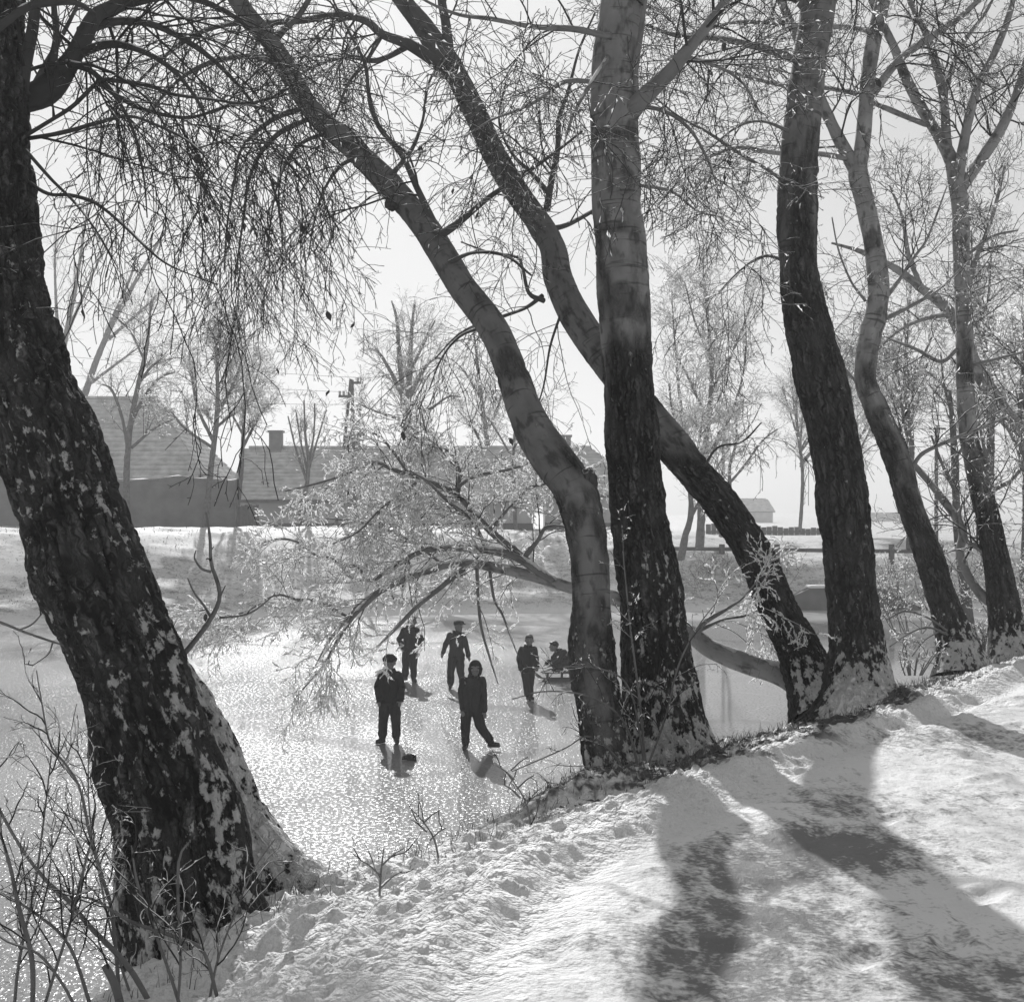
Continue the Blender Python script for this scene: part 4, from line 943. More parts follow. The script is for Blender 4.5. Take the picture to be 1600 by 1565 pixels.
shrub('thin frosted suckers sprouting from the foot of the kinked tree',
    [dd([(1000, 1215, 5), (985, 1150, 4), (960, 1110, 3), (910, 1085, 3), (850, 1080, 2), (800, 1092, 1.5)], 8.9, 8.7),
     dd([(985, 1225, 5), (960, 1180, 4), (920, 1150, 3), (880, 1170, 2), (800, 1205, 1.5)], 8.85, 8.5),
     dd([(1010, 1215, 5), (1000, 1100, 4), (985, 980, 3), (975, 880, 2), (972, 820, 1.5)], 8.9, 9.0),
     dd([(1010, 1210, 4), (985, 1080, 3), (940, 1045, 3), (880, 1042, 2), (845, 1050, 1.5)], 8.9, 8.7),
     dd([(1005, 1215, 4), (1040, 1120, 3), (1060, 1040, 3), (1090, 980, 2), (1120, 940, 1.5)], 8.85, 8.8),
     dd([(980, 1230, 4), (940, 1200, 3), (905, 1205, 2), (870, 1240, 1.5)], 8.8, 8.5)], SPR, M_twig_s, .6, .008)
shrub('frosty twigs arching from the bank foot beside the slender forked tree',
    [dd([(1480, 985, 4), (1450, 965, 3), (1415, 955, 3), (1385, 968, 2)], 13.9, 13.6), dd([(1478, 990, 4), (1450, 980, 3), (1420, 990, 2), (1390, 1010, 1.5)], 13.9, 13.6), dd([(1470, 985, 3), (1445, 1000, 2), (1425, 1025, 1.5)], 13.9, 13.7)], dict(SPR, n1=5), M_twig_s, .9, .011)
def bush_at(label, px, py, d, w, h, n, spec, frost, fsize, name='shrub', mat=None):
    st = []
    for k in range(n):
        x = rng.uniform(-.5, .5)*w; s = rng.normal()*.35
        hh = h*rng.uniform(.6, 1.0)
        dk = d+rng.uniform(-.03, .03)*d
        st.append(dd([(px+x*.6, py+5, min(2.6, 2.2*18/d)), (px+x+s*hh*.4, py-hh*.5, min(2., 1.6*18/d)), (px+x*1.2+s*hh, py-hh, 1.2)], dk, dk))
    return shrub(label, st, spec, mat or M_twig_s, frost, fsize, name=name)
RB = dict(BUSH, n1=4.5, l1=.55, n2=4, l2=.25, n3=3, l3=.1, rm=.0025, n4=0, up1=.1, rmax1=.007)
bush_at('frost-whitened shrub on the bank behind the slender forked tree', 1430, 985, 24, 110, 120, 16, RB, .9, .015)
bush_at('frost-whitened shrub at the right edge behind the pale slender tree', 1590, 990, 21, 90, 130, 14, RB, .9, .015)
bush_at('low snowy scrub between the feet of the two slender trees on the right', 1525, 1020, 15.8, 70, 50, 12, dict(RB, l1=.25, l2=.12, l3=.06), .8, .011)
bush_at('low snowy scrub at the foot of the thick upright tree, its right side', 1425, 1050, 12.6, 55, 38, 10, dict(RB, l1=.18, l2=.09, l3=.05), .7, .010)
FB = dict(BUSH, n1=2.2, l1=1.0, n2=4, l2=.5, n3=3, l3=.25, rm=.006, n4=0, rmax1=.012)
bush_at('dark shrub clump on the far bank slope just right of the upright middle tree', 1105, 930, 52.5, 70, 55, 14, FB, .12, .03, mat=M_twig)
bush_at('dark shrub clump on the far bank slope left of the concrete headwall', 1200, 925, 52.8, 70, 50, 14, FB, .12, .03, mat=M_twig)
bush_at('frosted shrub on the far bank slope right of the concrete headwall', 1410, 925, 52.8, 60, 45, 12, FB, .8, .03)

# ------------------------------------------------------------------ loose ground cover
def blades(n, sampler, hmin, hmax, w):
    pts = []; 
    V_, F_ = [], []
    xy = sampler(n)
    z = surf_z(xy[:, 0], xy[:, 1])
    a = rng.random(n)*2*np.pi; h = hmin+(hmax-hmin)*rng.random(n)**2
    lean = rng.normal(size=(n, 2))*.45
    sd = np.stack([np.cos(a), np.sin(a), 0*a], 1)*w
    p = np.stack([xy[:, 0], xy[:, 1], z], 1)
    m = p+np.stack([lean[:, 0]*h*.4, lean[:, 1]*h*.4, h*.6], 1)
    t = p+np.stack([lean[:, 0]*h, lean[:, 1]*h, h*.95], 1)
    v = np.stack([p-sd, p+sd, m+sd*.7, m-sd*.7, t], 1).reshape(-1, 3)
    b = (np.arange(n)*5)[:, None]
    return v, [b+np.array([[0, 1, 2, 3]]), b+np.array([[3, 2, 4]])]
def crest_sampler(y0, y1, s0, s1):
    def f(n):
        y = y0+(y1-y0)*rng.random(n); s = s0+(s1-s0)*rng.random(n)
        x = np.interp(y, CREST[:, 1], CREST[:, 0])+s*1.2
        return np.stack([x, y], 1)
    return f
v, f = blades(8000, crest_sampler(8.0, 17.5, -.6, .95), .02, .10, .0025)
tag(link('grass', np_mesh('grass', v, f, False), M_grass), 'dry grass blades poking through thin snow along the bank edge', kind='stuff')
v, f = blades(900, crest_sampler(5.0, 8.3, -.6, .25), .03, .12, .002)
tag(link('grass', np_mesh('grass', v, f, False), M_grass), 'sparse grass stalks in the lumpy snow of the near bank edge', kind='stuff')
def far_sampler(n):
    x = rng.uniform(-24, 4, n); y = np.interp(x, FAR[:, 0], FAR[:, 1])+rng.uniform(.2, 10.5, n)
    return np.stack([x, y], 1)
v, f = blades(4000, far_sampler, .03, .11, .012)
tag(link('grass', np_mesh('grass', v, f, False), M_grass), 'grass tufts dotting the snowy slope of the far bank', kind='stuff')
xy = crest_sampler(7.8, 12.0, .1, 1.15)(620); zz = surf_z(xy[:, 0], xy[:, 1])-.008
pts, fcs = [], []
for (x, y), z in zip(xy, zz):
    s = rng.uniform(.015, .035); a = rng.random()*6.3; n0 = len(pts)
    for r_, q_, up_ in ((-1, 0, .2), (0, .55, .5), (1, 0, .1), (0, -.55, .45)):
        pts.append((x+s*(r_*math.cos(a)-q_*math.sin(a)), y+s*(r_*math.sin(a)+q_*math.cos(a)), z+.022+s*up_*rng.uniform(.3, 1.2)))
    fcs += [(n0, n0+1, n0+2), (n0, n0+2, n0+3)]
tag(link('fallen_leaves', np_mesh('fallen_leaves', np.array(pts), np.array(fcs), False), M_leaf), 'dark fallen leaves scattered on the snowy bank under the trees', kind='stuff')

# ------------------------------------------------------------------ built things
def box_bm(b, x0, x1, y0, y1, z0, z1):
    v = [b.verts.new(p) for p in ((x0, y0, z0), (x1, y0, z0), (x1, y1, z0), (x0, y1, z0), (x0, y0, z1), (x1, y0, z1), (x1, y1, z1), (x0, y1, z1))]
    for f_ in ((0, 3, 2, 1), (4, 5, 6, 7), (0, 1, 5, 4), (1, 2, 6, 5), (2, 3, 7, 6), (3, 0, 4, 7)): b.faces.new([v[k] for k in f_])
def box(name, dims, mat, parent=None, bev=0.):
    b = bmesh.new(); box_bm(b, *dims)
    if bev: bmesh.ops.bevel(b, geom=b.edges[:], offset=bev, segments=2, affect='EDGES')
    me = bpy.data.meshes.new(name); b.to_mesh(me); b.free()
    return link(name, me, mat, parent)
def rod(name, p, q, r0, r1, mat, parent=None, S=10):
    pts = np.array([[p, (np.array(p)+np.array(q))/2, q]], float); V_, F_ = tubes(pts, np.array([[r0, (r0+r1)/2, r1]]), S)
    k = 2*S; fc = [F_, np.array([list(range(k, k+S))]), np.array([list(range(S))[::-1]])]
    return link(name, np_mesh(name, V_, fc, True), mat, parent)

def clay_wall(x0, x1, y, zt, label):
    root = empty('garden_wall', (x0, y, 2.8), label, 'wall')
    n = int((x1-x0)/.25)+1; xx = np.linspace(x0, x1, n)
    top = zt+(fbm(xx*.7, 0*xx+y, 0*xx, 3)-.5)*.45
    rows = 10; V_ = []
    for k in range(rows):
        V_.append(np.stack([xx, y-.0+(fbm(xx*1.1, 0*xx+k*.4, 0*xx, 2)-.5)*.12, 2.4+(top-2.4)*k/(rows-1)], 1))
    V_.append(np.stack([xx, np.full(n, y+.25), top+.05], 1)); V_.append(np.stack([xx, np.full(n, y+.5), top], 1)); V_.append(np.stack([xx, np.full(n, y+.5), np.full(n, 2.4)], 1))
    V_ = np.vstack(V_); i_ = np.arange(rows+2)[:, None]; j_ = np.arange(n-1)[None]; a_ = i_*n+j_
    fc = [np.stack([a_, a_+1, a_+1+n, a_+n], -1).reshape(-1, 4), np.array([[k*n for k in range(rows+3)][::-1], [k*n+n-1 for k in range(rows+3)]])]
    link('wall_face', np_mesh('wall_face', V_, fc, False), M_clay, root)
    w = np.vstack([np.stack([xx, np.full(n, y-.02), top-.03], 1), np.stack([xx, np.full(n, y+.22), top+.025+.05*noise(xx*2, 0*xx, 0*xx)], 1), np.stack([xx, np.full(n, y+.56), top-.01], 1)])
    i_ = np.arange(2)[:, None]; a_ = i_*n+j_
    link('snow_cap', np_mesh('snow_cap', w, np.stack([a_, a_+1, a_+1+n, a_+n], -1).reshape(-1, 4)), M_snow, root)
    return root
clay_wall(-24.5, -11.9, 62, 4.95, 'long clay garden wall with a snow-capped uneven top on the far bank')
gt = empty('plank_gate', (-11.4, 61.9, 2.7), 'dark low plank gate between the clay wall and the long low house', 'gate')
for k in range(6): box('plank', (-11.8+k*.155, -11.8+k*.155+.145, 61.86+.01*(k % 2), 61.92+.01*(k % 2), 2.6, 3.72+.03*((k*7) % 3)), M_wood, gt)
box('crossbar', (-11.82, -10.86, 61.94, 62.0, 3.4, 3.5), M_wood, gt)
box('crossbar', (-11.82, -10.86, 61.94, 62.0, 2.9, 3.0), M_wood, gt)

def roof_plane(name, p00, p10, p01, p11, rows, mat, parent, step=.05):
    """stepped courses from eave (p00-p10) to ridge (p01-p11)"""
    p00, p10, p01, p11 = map(np.array, (p00, p10, p01, p11))
    nrm_ = norm(np.cross(p10-p00, p01-p00)); V_, F_ = [], []
    for k in range(rows):
        t0, t1 = k/rows, (k+1)/rows
        a_, b_ = p00+(p01-p00)*t0, p10+(p11-p10)*t0; c_, d_ = p00+(p01-p00)*t1, p10+(p11-p10)*t1
        n0 = len(V_); V_ += [a_, b_, b_+nrm_*step, a_+nrm_*step, d_, c_]
        F_ += [(n0, n0+1, n0+2, n0+3), (n0+3, n0+2, n0+4, n0+5)]
    return link(name, np_mesh(name, np.array(V_), np.array(F_), False), mat, parent)

def house(label, x0, x1, y0, y1, zb, ze, zr, hip0=0., hip1=0., chim=(), rows=16, wallmat=None, plinth=True, over=.35):
    root = empty('house', ((x0+x1)/2, y0, zb), label, 'house')
    ym = (y0+y1)/2; wm = wallmat or M_plaster
    b = bmesh.new(); box_bm(b, x0, x1, y0, y1, zb, ze)
    for x, hp in ((x0, hip0), (x1, hip1)):
        if hp == 0:
            sgn = 1 if x == x1 else -1
            b.faces.new([b.verts.new(p) for p in ((x+.001*sgn, y0, ze), (x+.001*sgn, y1, ze), (x+.001*sgn, ym, zr-.08))])
    me = bpy.data.meshes.new('wall'); b.to_mesh(me); b.free(); link('wall', me, wm, root)
    sl = (zr-ze)/(ym-y0); zo = ze-over*sl
    o0 = over if hip0 else .25; o1 = over if hip1 else .25
    rf = roof_plane('roof', (x0-o0, y0-over, zo), (x1+o1, y0-over, zo), (x0+hip0-(.25 if not hip0 else 0), ym, zr), (x1-hip1+(.25 if not hip1 else 0), ym, zr), rows, M_tile, root)
    roof_plane('roof', (x1+o1, y1+over, zo), (x0-o0, y1+over, zo), (x1-hip1+(.25 if not hip1 else 0), ym, zr), (x0+hip0-(.25 if not hip0 else 0), ym, zr), rows, M_tile, root)
    if hip1: roof_plane('roof', (x1+o1, y0-over, zo), (x1+o1, y1+over, zo), (x1-hip1, ym, zr), (x1-hip1, ym, zr), rows, M_tile, root)
    if hip0: roof_plane('roof', (x0-o0, y1+over, zo), (x0-o0, y0-over, zo), (x0+hip0, ym, zr), (x0+hip0, ym, zr), rows, M_tile, root)
    box('eave_board', (x0-o0, x1+o1, y0-over+.02, y0-over+.05, zo-.14, zo-.01), M_wood, root)
    rod('ridge_tiles', (x0+hip0, ym, zr+.03), (x1-hip1, ym, zr+.03), .1, .1, M_tile, root, 8)
    for cx, h in chim:
        c = box('chimney', (cx-.3, cx+.3, ym-.3, ym+.3, zr-.5, zr+h), M_brick, rf, .02)
        box('chimney_cap', (cx-.36, cx+.36, ym-.36, ym+.36, zr+h+.002, zr+h+.1), M_brick, root)
    if plinth: box('plinth', (x0-.05, x1+.05, y0-.06, y0-.003, zb, zb+.75), M_plinth, root)
    return root
house('big house with a tall hipped roof behind the clay wall at the left', -32, -15.2, 70, 80, 2.4, 5.3, 9.35, 3.5, 3.3, (), 18)
house('long low house with a tiled roof and two chimneys on the far bank', -12.6, .9, 65.5, 72.5, 2.2, 4.25, 6.5, 0, 0, ((-11.3, .75), (-7.6, .6)), 14)
house('low house with a tiled roof half hidden by the frosted bough and the kinked tree', 1.6, 12.0, 67.5, 74.5, 2.2, 4.3, 6.45, 0, 0, ((2.8, .5),), 14) if False else None
house('low tiled house continuing the row, seen between the kinked trunk and the bough', -.6+2.2, 6.4, 68, 74.5, 2.2, 4.5, 6.6, 0, 2.5, ((2.6, .55),), 14)
house('pale distant barn whose roof shows above the dark board fence on the far side', 27.6, 32.6, 180, 190, .2, 3.4, 4.85, 0, 0, (), 10, plinth=False)
house('faint distant cottage in the haze between the thick upright and the slender forked tree', 47.0, 52.5, 190, 200, .2, 1.6, 3.0, 0, 0, (), 10, plinth=False)
bf = empty('board_fence', (13.3, 78, 2.1), 'dark upright board fence before the pale distant barn', 'fence')
bx = np.arange(10.5, 17.4, .3)
for k, x in enumerate(bx): box('board', (x, x+.28, 78+.02*(k % 2), 78.04+.02*(k % 2), 1.9, 2.78+.05*math.sin(k*1.7)-.012*k), M_wood, bf)
box('crossbar', (10.5, 17.3, 78.09, 78.15, 2.3, 2.42), M_wood, bf)

rl = empty('wooden_rail', P(1060, 870, 54), 'wooden post-and-rail barrier along the top of the far bank', 'railing')
def railp(px, py): return P(px, py, 54.5)
for px in (1040, 1128, 1214, 1303, 1393, 1470): 
    p = railp(px, 850); rod('post', (p[0], p[1], p[2]-1.1), p, .12, .11, M_wood, rl)
for a_, b_ in zip((1030, 1131, 1217, 1306, 1396), (1125, 1211, 1300, 1390, 1480)):
    rod('rail', railp(a_, 857+(a_-1060)*.012), railp(b_, 857+(b_-1060)*.012), .075, .075, M_wood, rl)

hw = empty('culvert_headwall', P(1300, 955, 51.4), 'dark concrete culvert headwall with a sloping wing at the far ice edge', 'wall')
b = bmesh.new()
pr = [(9.9, -.4), (9.9, .45), (10.6, .78), (13.2, .78), (14.7, .02), (14.7, -.4)]
fr_ = [b.verts.new((x, 51.2, z)) for x, z in pr]; bk = [b.verts.new((x, 51.75, z)) for x, z in pr]
b.faces.new(fr_[::-1]); b.faces.new(bk)
for k in range(len(pr)): b.faces.new((fr_[k], fr_[(k+1) % len(pr)], bk[(k+1) % len(pr)], bk[k]))
bmesh.ops.recalc_face_normals(b, faces=b.faces[:])
me = bpy.data.meshes.new('headwall'); b.to_mesh(me); b.free(); link('headwall', me, M_concrete, hw)
box('coping', (10.55, 13.25, 51.1, 51.85, .783, .88), M_snow, hw, .03)

up = empty('utility_pole', P(545, 850, 61), 'A-shaped double wooden utility pole with insulators, above the bough', 'utility pole')
top = P(549, 592, 61)
rod('pole', (P(521, 860, 61))+np.array([0, .05, 0]), top+np.array([-.03, .05, 0]), .085, .065, M_wood, up)
rod('pole', (P(557, 860, 61))+np.array([0, -.16, 0]), top+np.array([.05, -.16, -.05]), .085, .065, M_wood, up)
for y_, xa, xb in ((598, 549, 566), (619, 529, 549), (640, 547, 565)):
    pa, pb = P(xa, y_, 60.6), P(xb, y_, 60.6)
    arm = box('crossarm', (pa[0], pb[0], pa[1]-.05, pa[1]+.05, pa[2]-.05, pa[2]+.05), M_wood, up)
    for px in ((xb-2, xb-7) if xb > 550 else (xa+2, xa+8)):
        q = P(px, y_, 60.6); rod('insulator', q+np.array([0, 0, .05]), q+np.array([0, 0, .22]), .045, .06, M_porc, arm, 8)
def wire(label, a_, b_, sag):
    t = np.linspace(0, 1, 24)[:, None]; pts = np.array(a_)*(1-t)+np.array(b_)*t; pts[:, 2] -= sag*4*(t*(1-t))[:, 0]
    V_, F_ = tubes(pts[None], np.full((1, 24), .008), 4)
    return tag(link('power_wire', np_mesh('power_wire', V_, F_), M_wire), label, 'wire', 'wires running left from the double pole')
q = P(531, 612, 60.6); wire('thin wire leading left from the left crossarm of the double pole', q, q+np.array([-45, 8, 6.0]), .9)
q = P(562, 632, 60.6); wire('thin wire leading left from the lowest right crossarm of the double pole', q, q+np.array([-45, 8, 4.2]), .9)
q = P(561, 590, 60.6); wire('thin wire leading left from the topmost crossarm of the double pole', q, q+np.array([-45, 8, 6.5]), .9)
for px, yt, d, lab in ((1130, 682, 70, 'thin lone wooden pole right of the long slanting tree, in the haze'), (1463, 664, 60, 'thin wooden pole between the slender forked tree and the pale one')):
    r_ = empty('utility_pole', P(px, 862, d), lab, 'utility pole')
    rod('pole', P(px, 880, d), P(px, yt, d), .09, .07, M_wood, r_)
    p_ = P(px, yt+6, d); box('crossarm', (p_[0]-.35, p_[0]+.35, p_[1]-.16, p_[1]-.1, p_[2]-.04, p_[2]+.04), M_wood, r_)
mo = empty('snow_heap', P(755, 862, 57), 'bright heap of snow below the low houses, behind the frosted bough', 'snow heap')
b = bmesh.new(); bmesh.ops.create_icosphere(b, subdivisions=4, radius=1)
for vtx in b.verts:
    k_ = 1+.35*(float(fbm(np.array([vtx.co.x*2]), np.array([vtx.co.y*2]), np.array([vtx.co.z*2]))[0])-.5); c = P(752, 858, 57)
    vtx.co = (c[0]+vtx.co.x*k_*1.3, c[1]+vtx.co.y*k_*.9, c[2]+vtx.co.z*k_*.55)
me = bpy.data.meshes.new('snow'); b.to_mesh(me); b.free(); me.polygons.foreach_set('use_smooth', [True]*len(me.polygons)); link('snow', me, M_snow, mo)

# ------------------------------------------------------------------ people on the ice
DG = bpy.context.evaluated_depsgraph_get
def capsule(b, p, q, r0, r1, S=12, flat=(1, 1)):
    p, q = np.array(p, float), np.array(q, float); ax = q-p; L = np.linalg.norm(ax)
    t = ax/L if L > 1e-6 else np.array([0, 0, 1.0])
    u = np.cross(t, [0, 1, 0]); u = u/np.linalg.norm(u) if np.linalg.norm(u) > .2 else norm(np.cross(t, [1.0, 0, 0])); v = np.cross(t, u)
    rows = []
    prof = [(-r0*math.cos(a), r0*math.sin(a)) for a in np.linspace(.25, np.pi/2, 4)]+[(L+r1*math.sin(a), r1*math.cos(a)) for a in np.linspace(0, np.pi/2-.25, 4)]
    for h, r in prof:
        rows.append([b.verts.new(p+t*h+(u*math.cos(a)*flat[0]+v*math.sin(a)*flat[1])*r) for a in np.arange(S)*2*np.pi/S])
    for ra, rb in zip(rows[:-1], rows[1:]):
        for k in range(S): b.faces.new((ra[k], ra[(k+1) % S], rb[(k+1) % S], rb[k]))
    b.faces.new(rows[0][::-1]); b.faces.new(rows[-1])
def ellipsoid(b, c, r):
    n0 = len(b.verts)
    ret = bmesh.ops.create_uvsphere(b, u_segments=16, v_segments=10, radius=1)
    for v in ret['verts']: v.co = (c[0]+v.co.x*r[0], c[1]+v.co.y*r[1], c[2]+v.co.z*r[2])
def loft(b, secs, S=20):
    """secs: (cx,cy,cz,rx,ry)"""
    rows = [[b.verts.new((cx+rx*math.cos(a), cy+ry*math.sin(a), cz)) for a in np.arange(S)*2*np.pi/S] for cx, cy, cz, rx, ry in secs]
    for ra, rb in zip(rows[:-1], rows[1:]):
        for k in range(S): b.faces.new((ra[k], ra[(k+1) % S], rb[(k+1) % S], rb[k]))
    b.faces.new(rows[0][::-1]); b.faces.new(rows[-1])
def fuse(name, b, vox, mat, parent, mtx, smooth=4, fold=0.):
    me = bpy.data.meshes.new(name); bmesh.ops.recalc_face_normals(b, faces=b.faces[:]); b.to_mesh(me); b.free()
    o = bpy.data.objects.new(name, me); COL.objects.link(o)
    m = o.modifiers.new('remesh', 'REMESH'); m.mode = 'VOXEL'; m.voxel_size = vox
    s = o.modifiers.new('smooth', 'SMOOTH'); s.iterations = smooth; s.factor = .5
    me2 = bpy.data.meshes.new_from_object(o.evaluated_get(DG()))
    bpy.data.objects.remove(o); bpy.data.meshes.remove(me)
    n = len(me2.vertices); co = np.empty(n*3, np.float32); me2.vertices.foreach_get('co', co); co = co.reshape(-1, 3)
    if fold:
        nn = np.empty(n*3, np.float32); me2.vertices.foreach_get('normal', nn); nn = nn.reshape(-1, 3)
        co = co+nn*((fbm(co[:, 0]*14, co[:, 1]*14, co[:, 2]*9, 2)-.5)*fold)[:, None]
    me2.vertices.foreach_set('co', co.ravel().astype(np.float32)); me2.polygons.foreach_set('use_smooth', [True]*len(me2.polygons))
    me2.transform(mtx)
    me2.name = name; me2.materials.clear()
    return link(name, me2, mat, parent)

from mathutils import Matrix
def person(label, px, py, hgt, face, J, cap='round', coat=None, trous=None, hem=.46, group='boys on the ice', head_dir=0., pocket=True, vox=.008):
    """px,py = pixel of the feet; J joints in units of height: x to the picture's right, y towards the viewer is minus"""
    d = CH*F/(py-YH); o = P(px, py, d); o[2] = 0
    root = empty('person', o, label, 'person', group)
    mt = Matrix.Translation(o.tolist()) @ Matrix.Rotation(face, 4, 'Z')
    k = hgt
    def V3(n): return np.array(J[n], float)*k
    hip, chest, neck, head = V3('hip'), V3('chest'), V3('neck'), V3('head')
    coat = coat or M_cloth1; trous = trous or M_trous
    fd = np.array([math.sin(head_dir), -math.cos(head_dir), 0]); sd_ = np.array([fd[1]*-1, fd[0], 0]); up_ = np.array([0, 0, 1.0])
    # body: one continuous skin
    b = bmesh.new()
    ellipsoid(b, head, (.058*k, .066*k, .078*k))
    capsule(b, head-up_*.035*k+fd*.018*k, head-up_*.05*k+fd*.03*k, .045*k, .034*k)
    capsule(b, head+fd*.062*k+up_*.008*k, head+fd*.078*k-up_*.012*k, .007*k, .011*k)     # nose
    for s in (-1, 1):
        ellipsoid(b, head+sd_*s*.060*k-up_*.008*k, (.012*k, .014*k, .022*k))              # ears
        capsule(b, head+fd*.058*k+sd_*s*.012*k+up_*.026*k, head+fd*.052*k+sd_*s*.038*k+up_*.026*k, .009*k, .008*k)  # brow
        ellipsoid(b, head+fd*.052*k+sd_*s*.03*k-up_*.012*k, (.016*k, .014*k, .013*k))     # cheek
    capsule(b, head+fd*.060*k-sd_*.016*k-up_*.038*k, head+fd*.060*k+sd_*.016*k-up_*.038*k, .006*k, .006*k)      # mouth
    capsule(b, neck-up_*.03*k, head-up_*.04*k, .036*k, .034*k)
    capsule(b, hip, chest, .075*k, .085*k, flat=(1.15, .85))
    capsule(b, chest, neck-up_*.02*k, .08*k, .045*k)
    for s in 'LR':
        sh, el, ha = V3('sh'+s), V3('el'+s), V3('ha'+s); hp, kn, an = V3('hp'+s), V3('kn'+s), V3('an'+s)
        capsule(b, chest, sh, .05*k, .04*k); capsule(b, sh, el, .034*k, .027*k); capsule(b, el, ha, .026*k, .019*k)
        hd = norm(ha-el); pe = norm(np.cross(hd, [0, 1.0, 0.01])); 
        capsule(b, ha, ha+hd*.04*k, .018*k, .018*k, flat=(1, .7))
        for q, L_ in ((-1.5, .032), (-.5, .04), (.5, .038), (1.5, .028)):
            c0 = ha+hd*.045*k+pe*q*.0095*k; c1 = c0+hd*L_*.55*k; c2 = c1+norm(hd+np.array([0, -.6, 0]))*L_*.5*k
            capsule(b, c0, c1, .0062*k, .0058*k, 8); capsule(b, c1, c2, .0058*k, .005*k, 8)
        capsule(b, ha+hd*.012*k-pe*.016*k, ha+hd*.04*k-pe*.034*k, .0075*k, .006*k, 8)
        capsule(b, hip, hp, .06*k, .06*k); capsule(b, hp, kn, .055*k, .04*k); capsule(b, kn, an, .038*k, .026*k)
    fuse('body', b, .0065, M_skin, root, mt, 2)
    # jacket
    b = bmesh.new()
    hz = hem*k; top = neck-up_*.012*k
    low = hip*(1-0)+0; 
    ax0 = np.array([hip[0]*.9+chest[0]*.1, hip[1], hz])
    def mid(t): return ax0*(1-t)+top*t
    for_secs = []
    for t, rx, ry in ((0, .112, .092), (.12, .110, .092), (.35, .098, .086), (.6, .104, .088), (.75, .106, .084), (.87, .088, .07), (.96, .056, .053), (1.03, .047, .048)):
        c = mid(t); for_secs.append((c[0], c[1], c[2], rx*k, ry*k))
    loft(b, for_secs)
    for s in 'LR':
        sh, el, ha = V3('sh'+s), V3('el'+s), V3('ha'+s)
        capsule(b, chest+up_*.02*k, sh, .06*k, .046*k); capsule(b, sh, el, .046*k, .041*k); capsule(b, el, el+(ha-el)*.93, .040*k, .034*k)
        capsule(b, el+(ha-el)*.9, el+(ha-el)*.97, .039*k, .039*k)
        if pocket:
            pc = np.array([ha[0]*.85, ax0[1]-.085*k, hz+.05*k]); capsule(b, pc-[.03*k, 0, 0], pc+[.03*k, 0, 0], .018*k, .018*k)
    # collar and button band
    for a in np.linspace(-2.4, 2.4, 9):
        p_ = top+np.array([math.sin(a)*.056*k, -math.cos(a)*.052*k, .002*k]); capsule(b, p_, p_+up_*.022*k, .014*k, .011*k, 8)
    capsule(b, mid(.05)+np.array([0, -.092*k, 0]), mid(.5)+np.array([0, -.088*k, 0]), .012*k, .012*k, 8)
    fuse('jacket', b, vox, coat, root, mt, 4, .022*k)
    # trousers, gathered above the boots
    b = bmesh.new()
    capsule(b, hip+up_*.03*k, hip-up_*.02*k, .088*k, .088*k, flat=(1.1, .9))
    for s in 'LR':
        hp, kn, an = V3('hp'+s), V3('kn'+s), V3('an'+s)
        capsule(b, hip-up_*.01*k, hp, .08*k, .072*k); capsule(b, hp, kn, .070*k, .057*k); capsule(b, kn, kn+(an-kn)*.72, .056*k, .050*k); capsule(b, kn+(an-kn)*.70, kn+(an-kn)*.80, .054*k, .050*k)
    fuse('trousers', b, vox, trous, root, mt, 3, .026*k)
    for s in 'LR':
        an = V3('an'+s); td = norm(np.array(J['toe'+s], float)); b = bmesh.new()
        kn = V3('kn'+s)
        capsule(b, an+(kn-an)*.26, an, .040*k, .036*k); capsule(b, an-td*.012*k-up_*.014*k, an+td*.075*k-up_*.022*k, .034*k, .027*k, flat=(1, .8))
        capsule(b, an-td*.03*k-up_*.034*k, an+td*.09*k-up_*.038*k, .020*k, .016*k)
        fuse('boot', b, .007, M_leather, root, mt, 2)
    b = bmesh.new()
    if cap == 'round':          # soft cap with turned-up flaps
        ellipsoid(b, head+up_*.045*k, (.074*k, .078*k, .055*k))
        for a in np.arange(0, 6.28, .35): capsule(b, head+np.array([math.cos(a)*.066*k, math.sin(a)*.072*k, .022*k]), head+np.array([math.cos(a)*.074*k, math.sin(a)*.08*k, .045*k]), .014*k, .013*k, 8)
        capsule(b, head+fd*.07*k+up_*.026*k-sd_*.04*k, head+fd*.07*k+up_*.026*k+sd_*.04*k, .018*k, .018*k, 8)
        fuse('cap', b, .008, M_cloth1, root, mt, 2)
    elif cap == 'helmet':       # close knitted cap over the ears
        ellipsoid(b, head+up_*.016*k-fd*.012*k, (.074*k, .076*k, .085*k))
        for s in (-1, 1): capsule(b, head+sd_*s*.062*k, head+sd_*s*.05*k-up_*.055*k+fd*.015*k, .022*k, .02*k)
        fuse('cap', b, .008, M_cloth1, root, mt, 2)
    elif cap == 'flat':
        ellipsoid(b, head+up_*.055*k+fd*.008*k, (.078*k, .09*k, .034*k)); ellipsoid(b, head+up_*.036*k-fd*.012*k, (.064*k, .07*k, .04*k))
        ellipsoid(b, head+fd*.088*k+up_*.036*k, (.045*k, .035*k, .010*k))
        fuse('cap', b, .008, M_cloth2, root, mt, 2)
    else:
        ellipsoid(b, head+up_*.028*k-fd*.012*k, (.064*k, .07*k, .066*k)); capsule(b, head+fd*.045*k+up_*.058*k-sd_*.03*k, head+fd*.045*k+up_*.055*k+sd_*.03*k, .02*k, .02*k)
        fuse('hair', b, .008, M_hair, root, mt, 2)
    return root

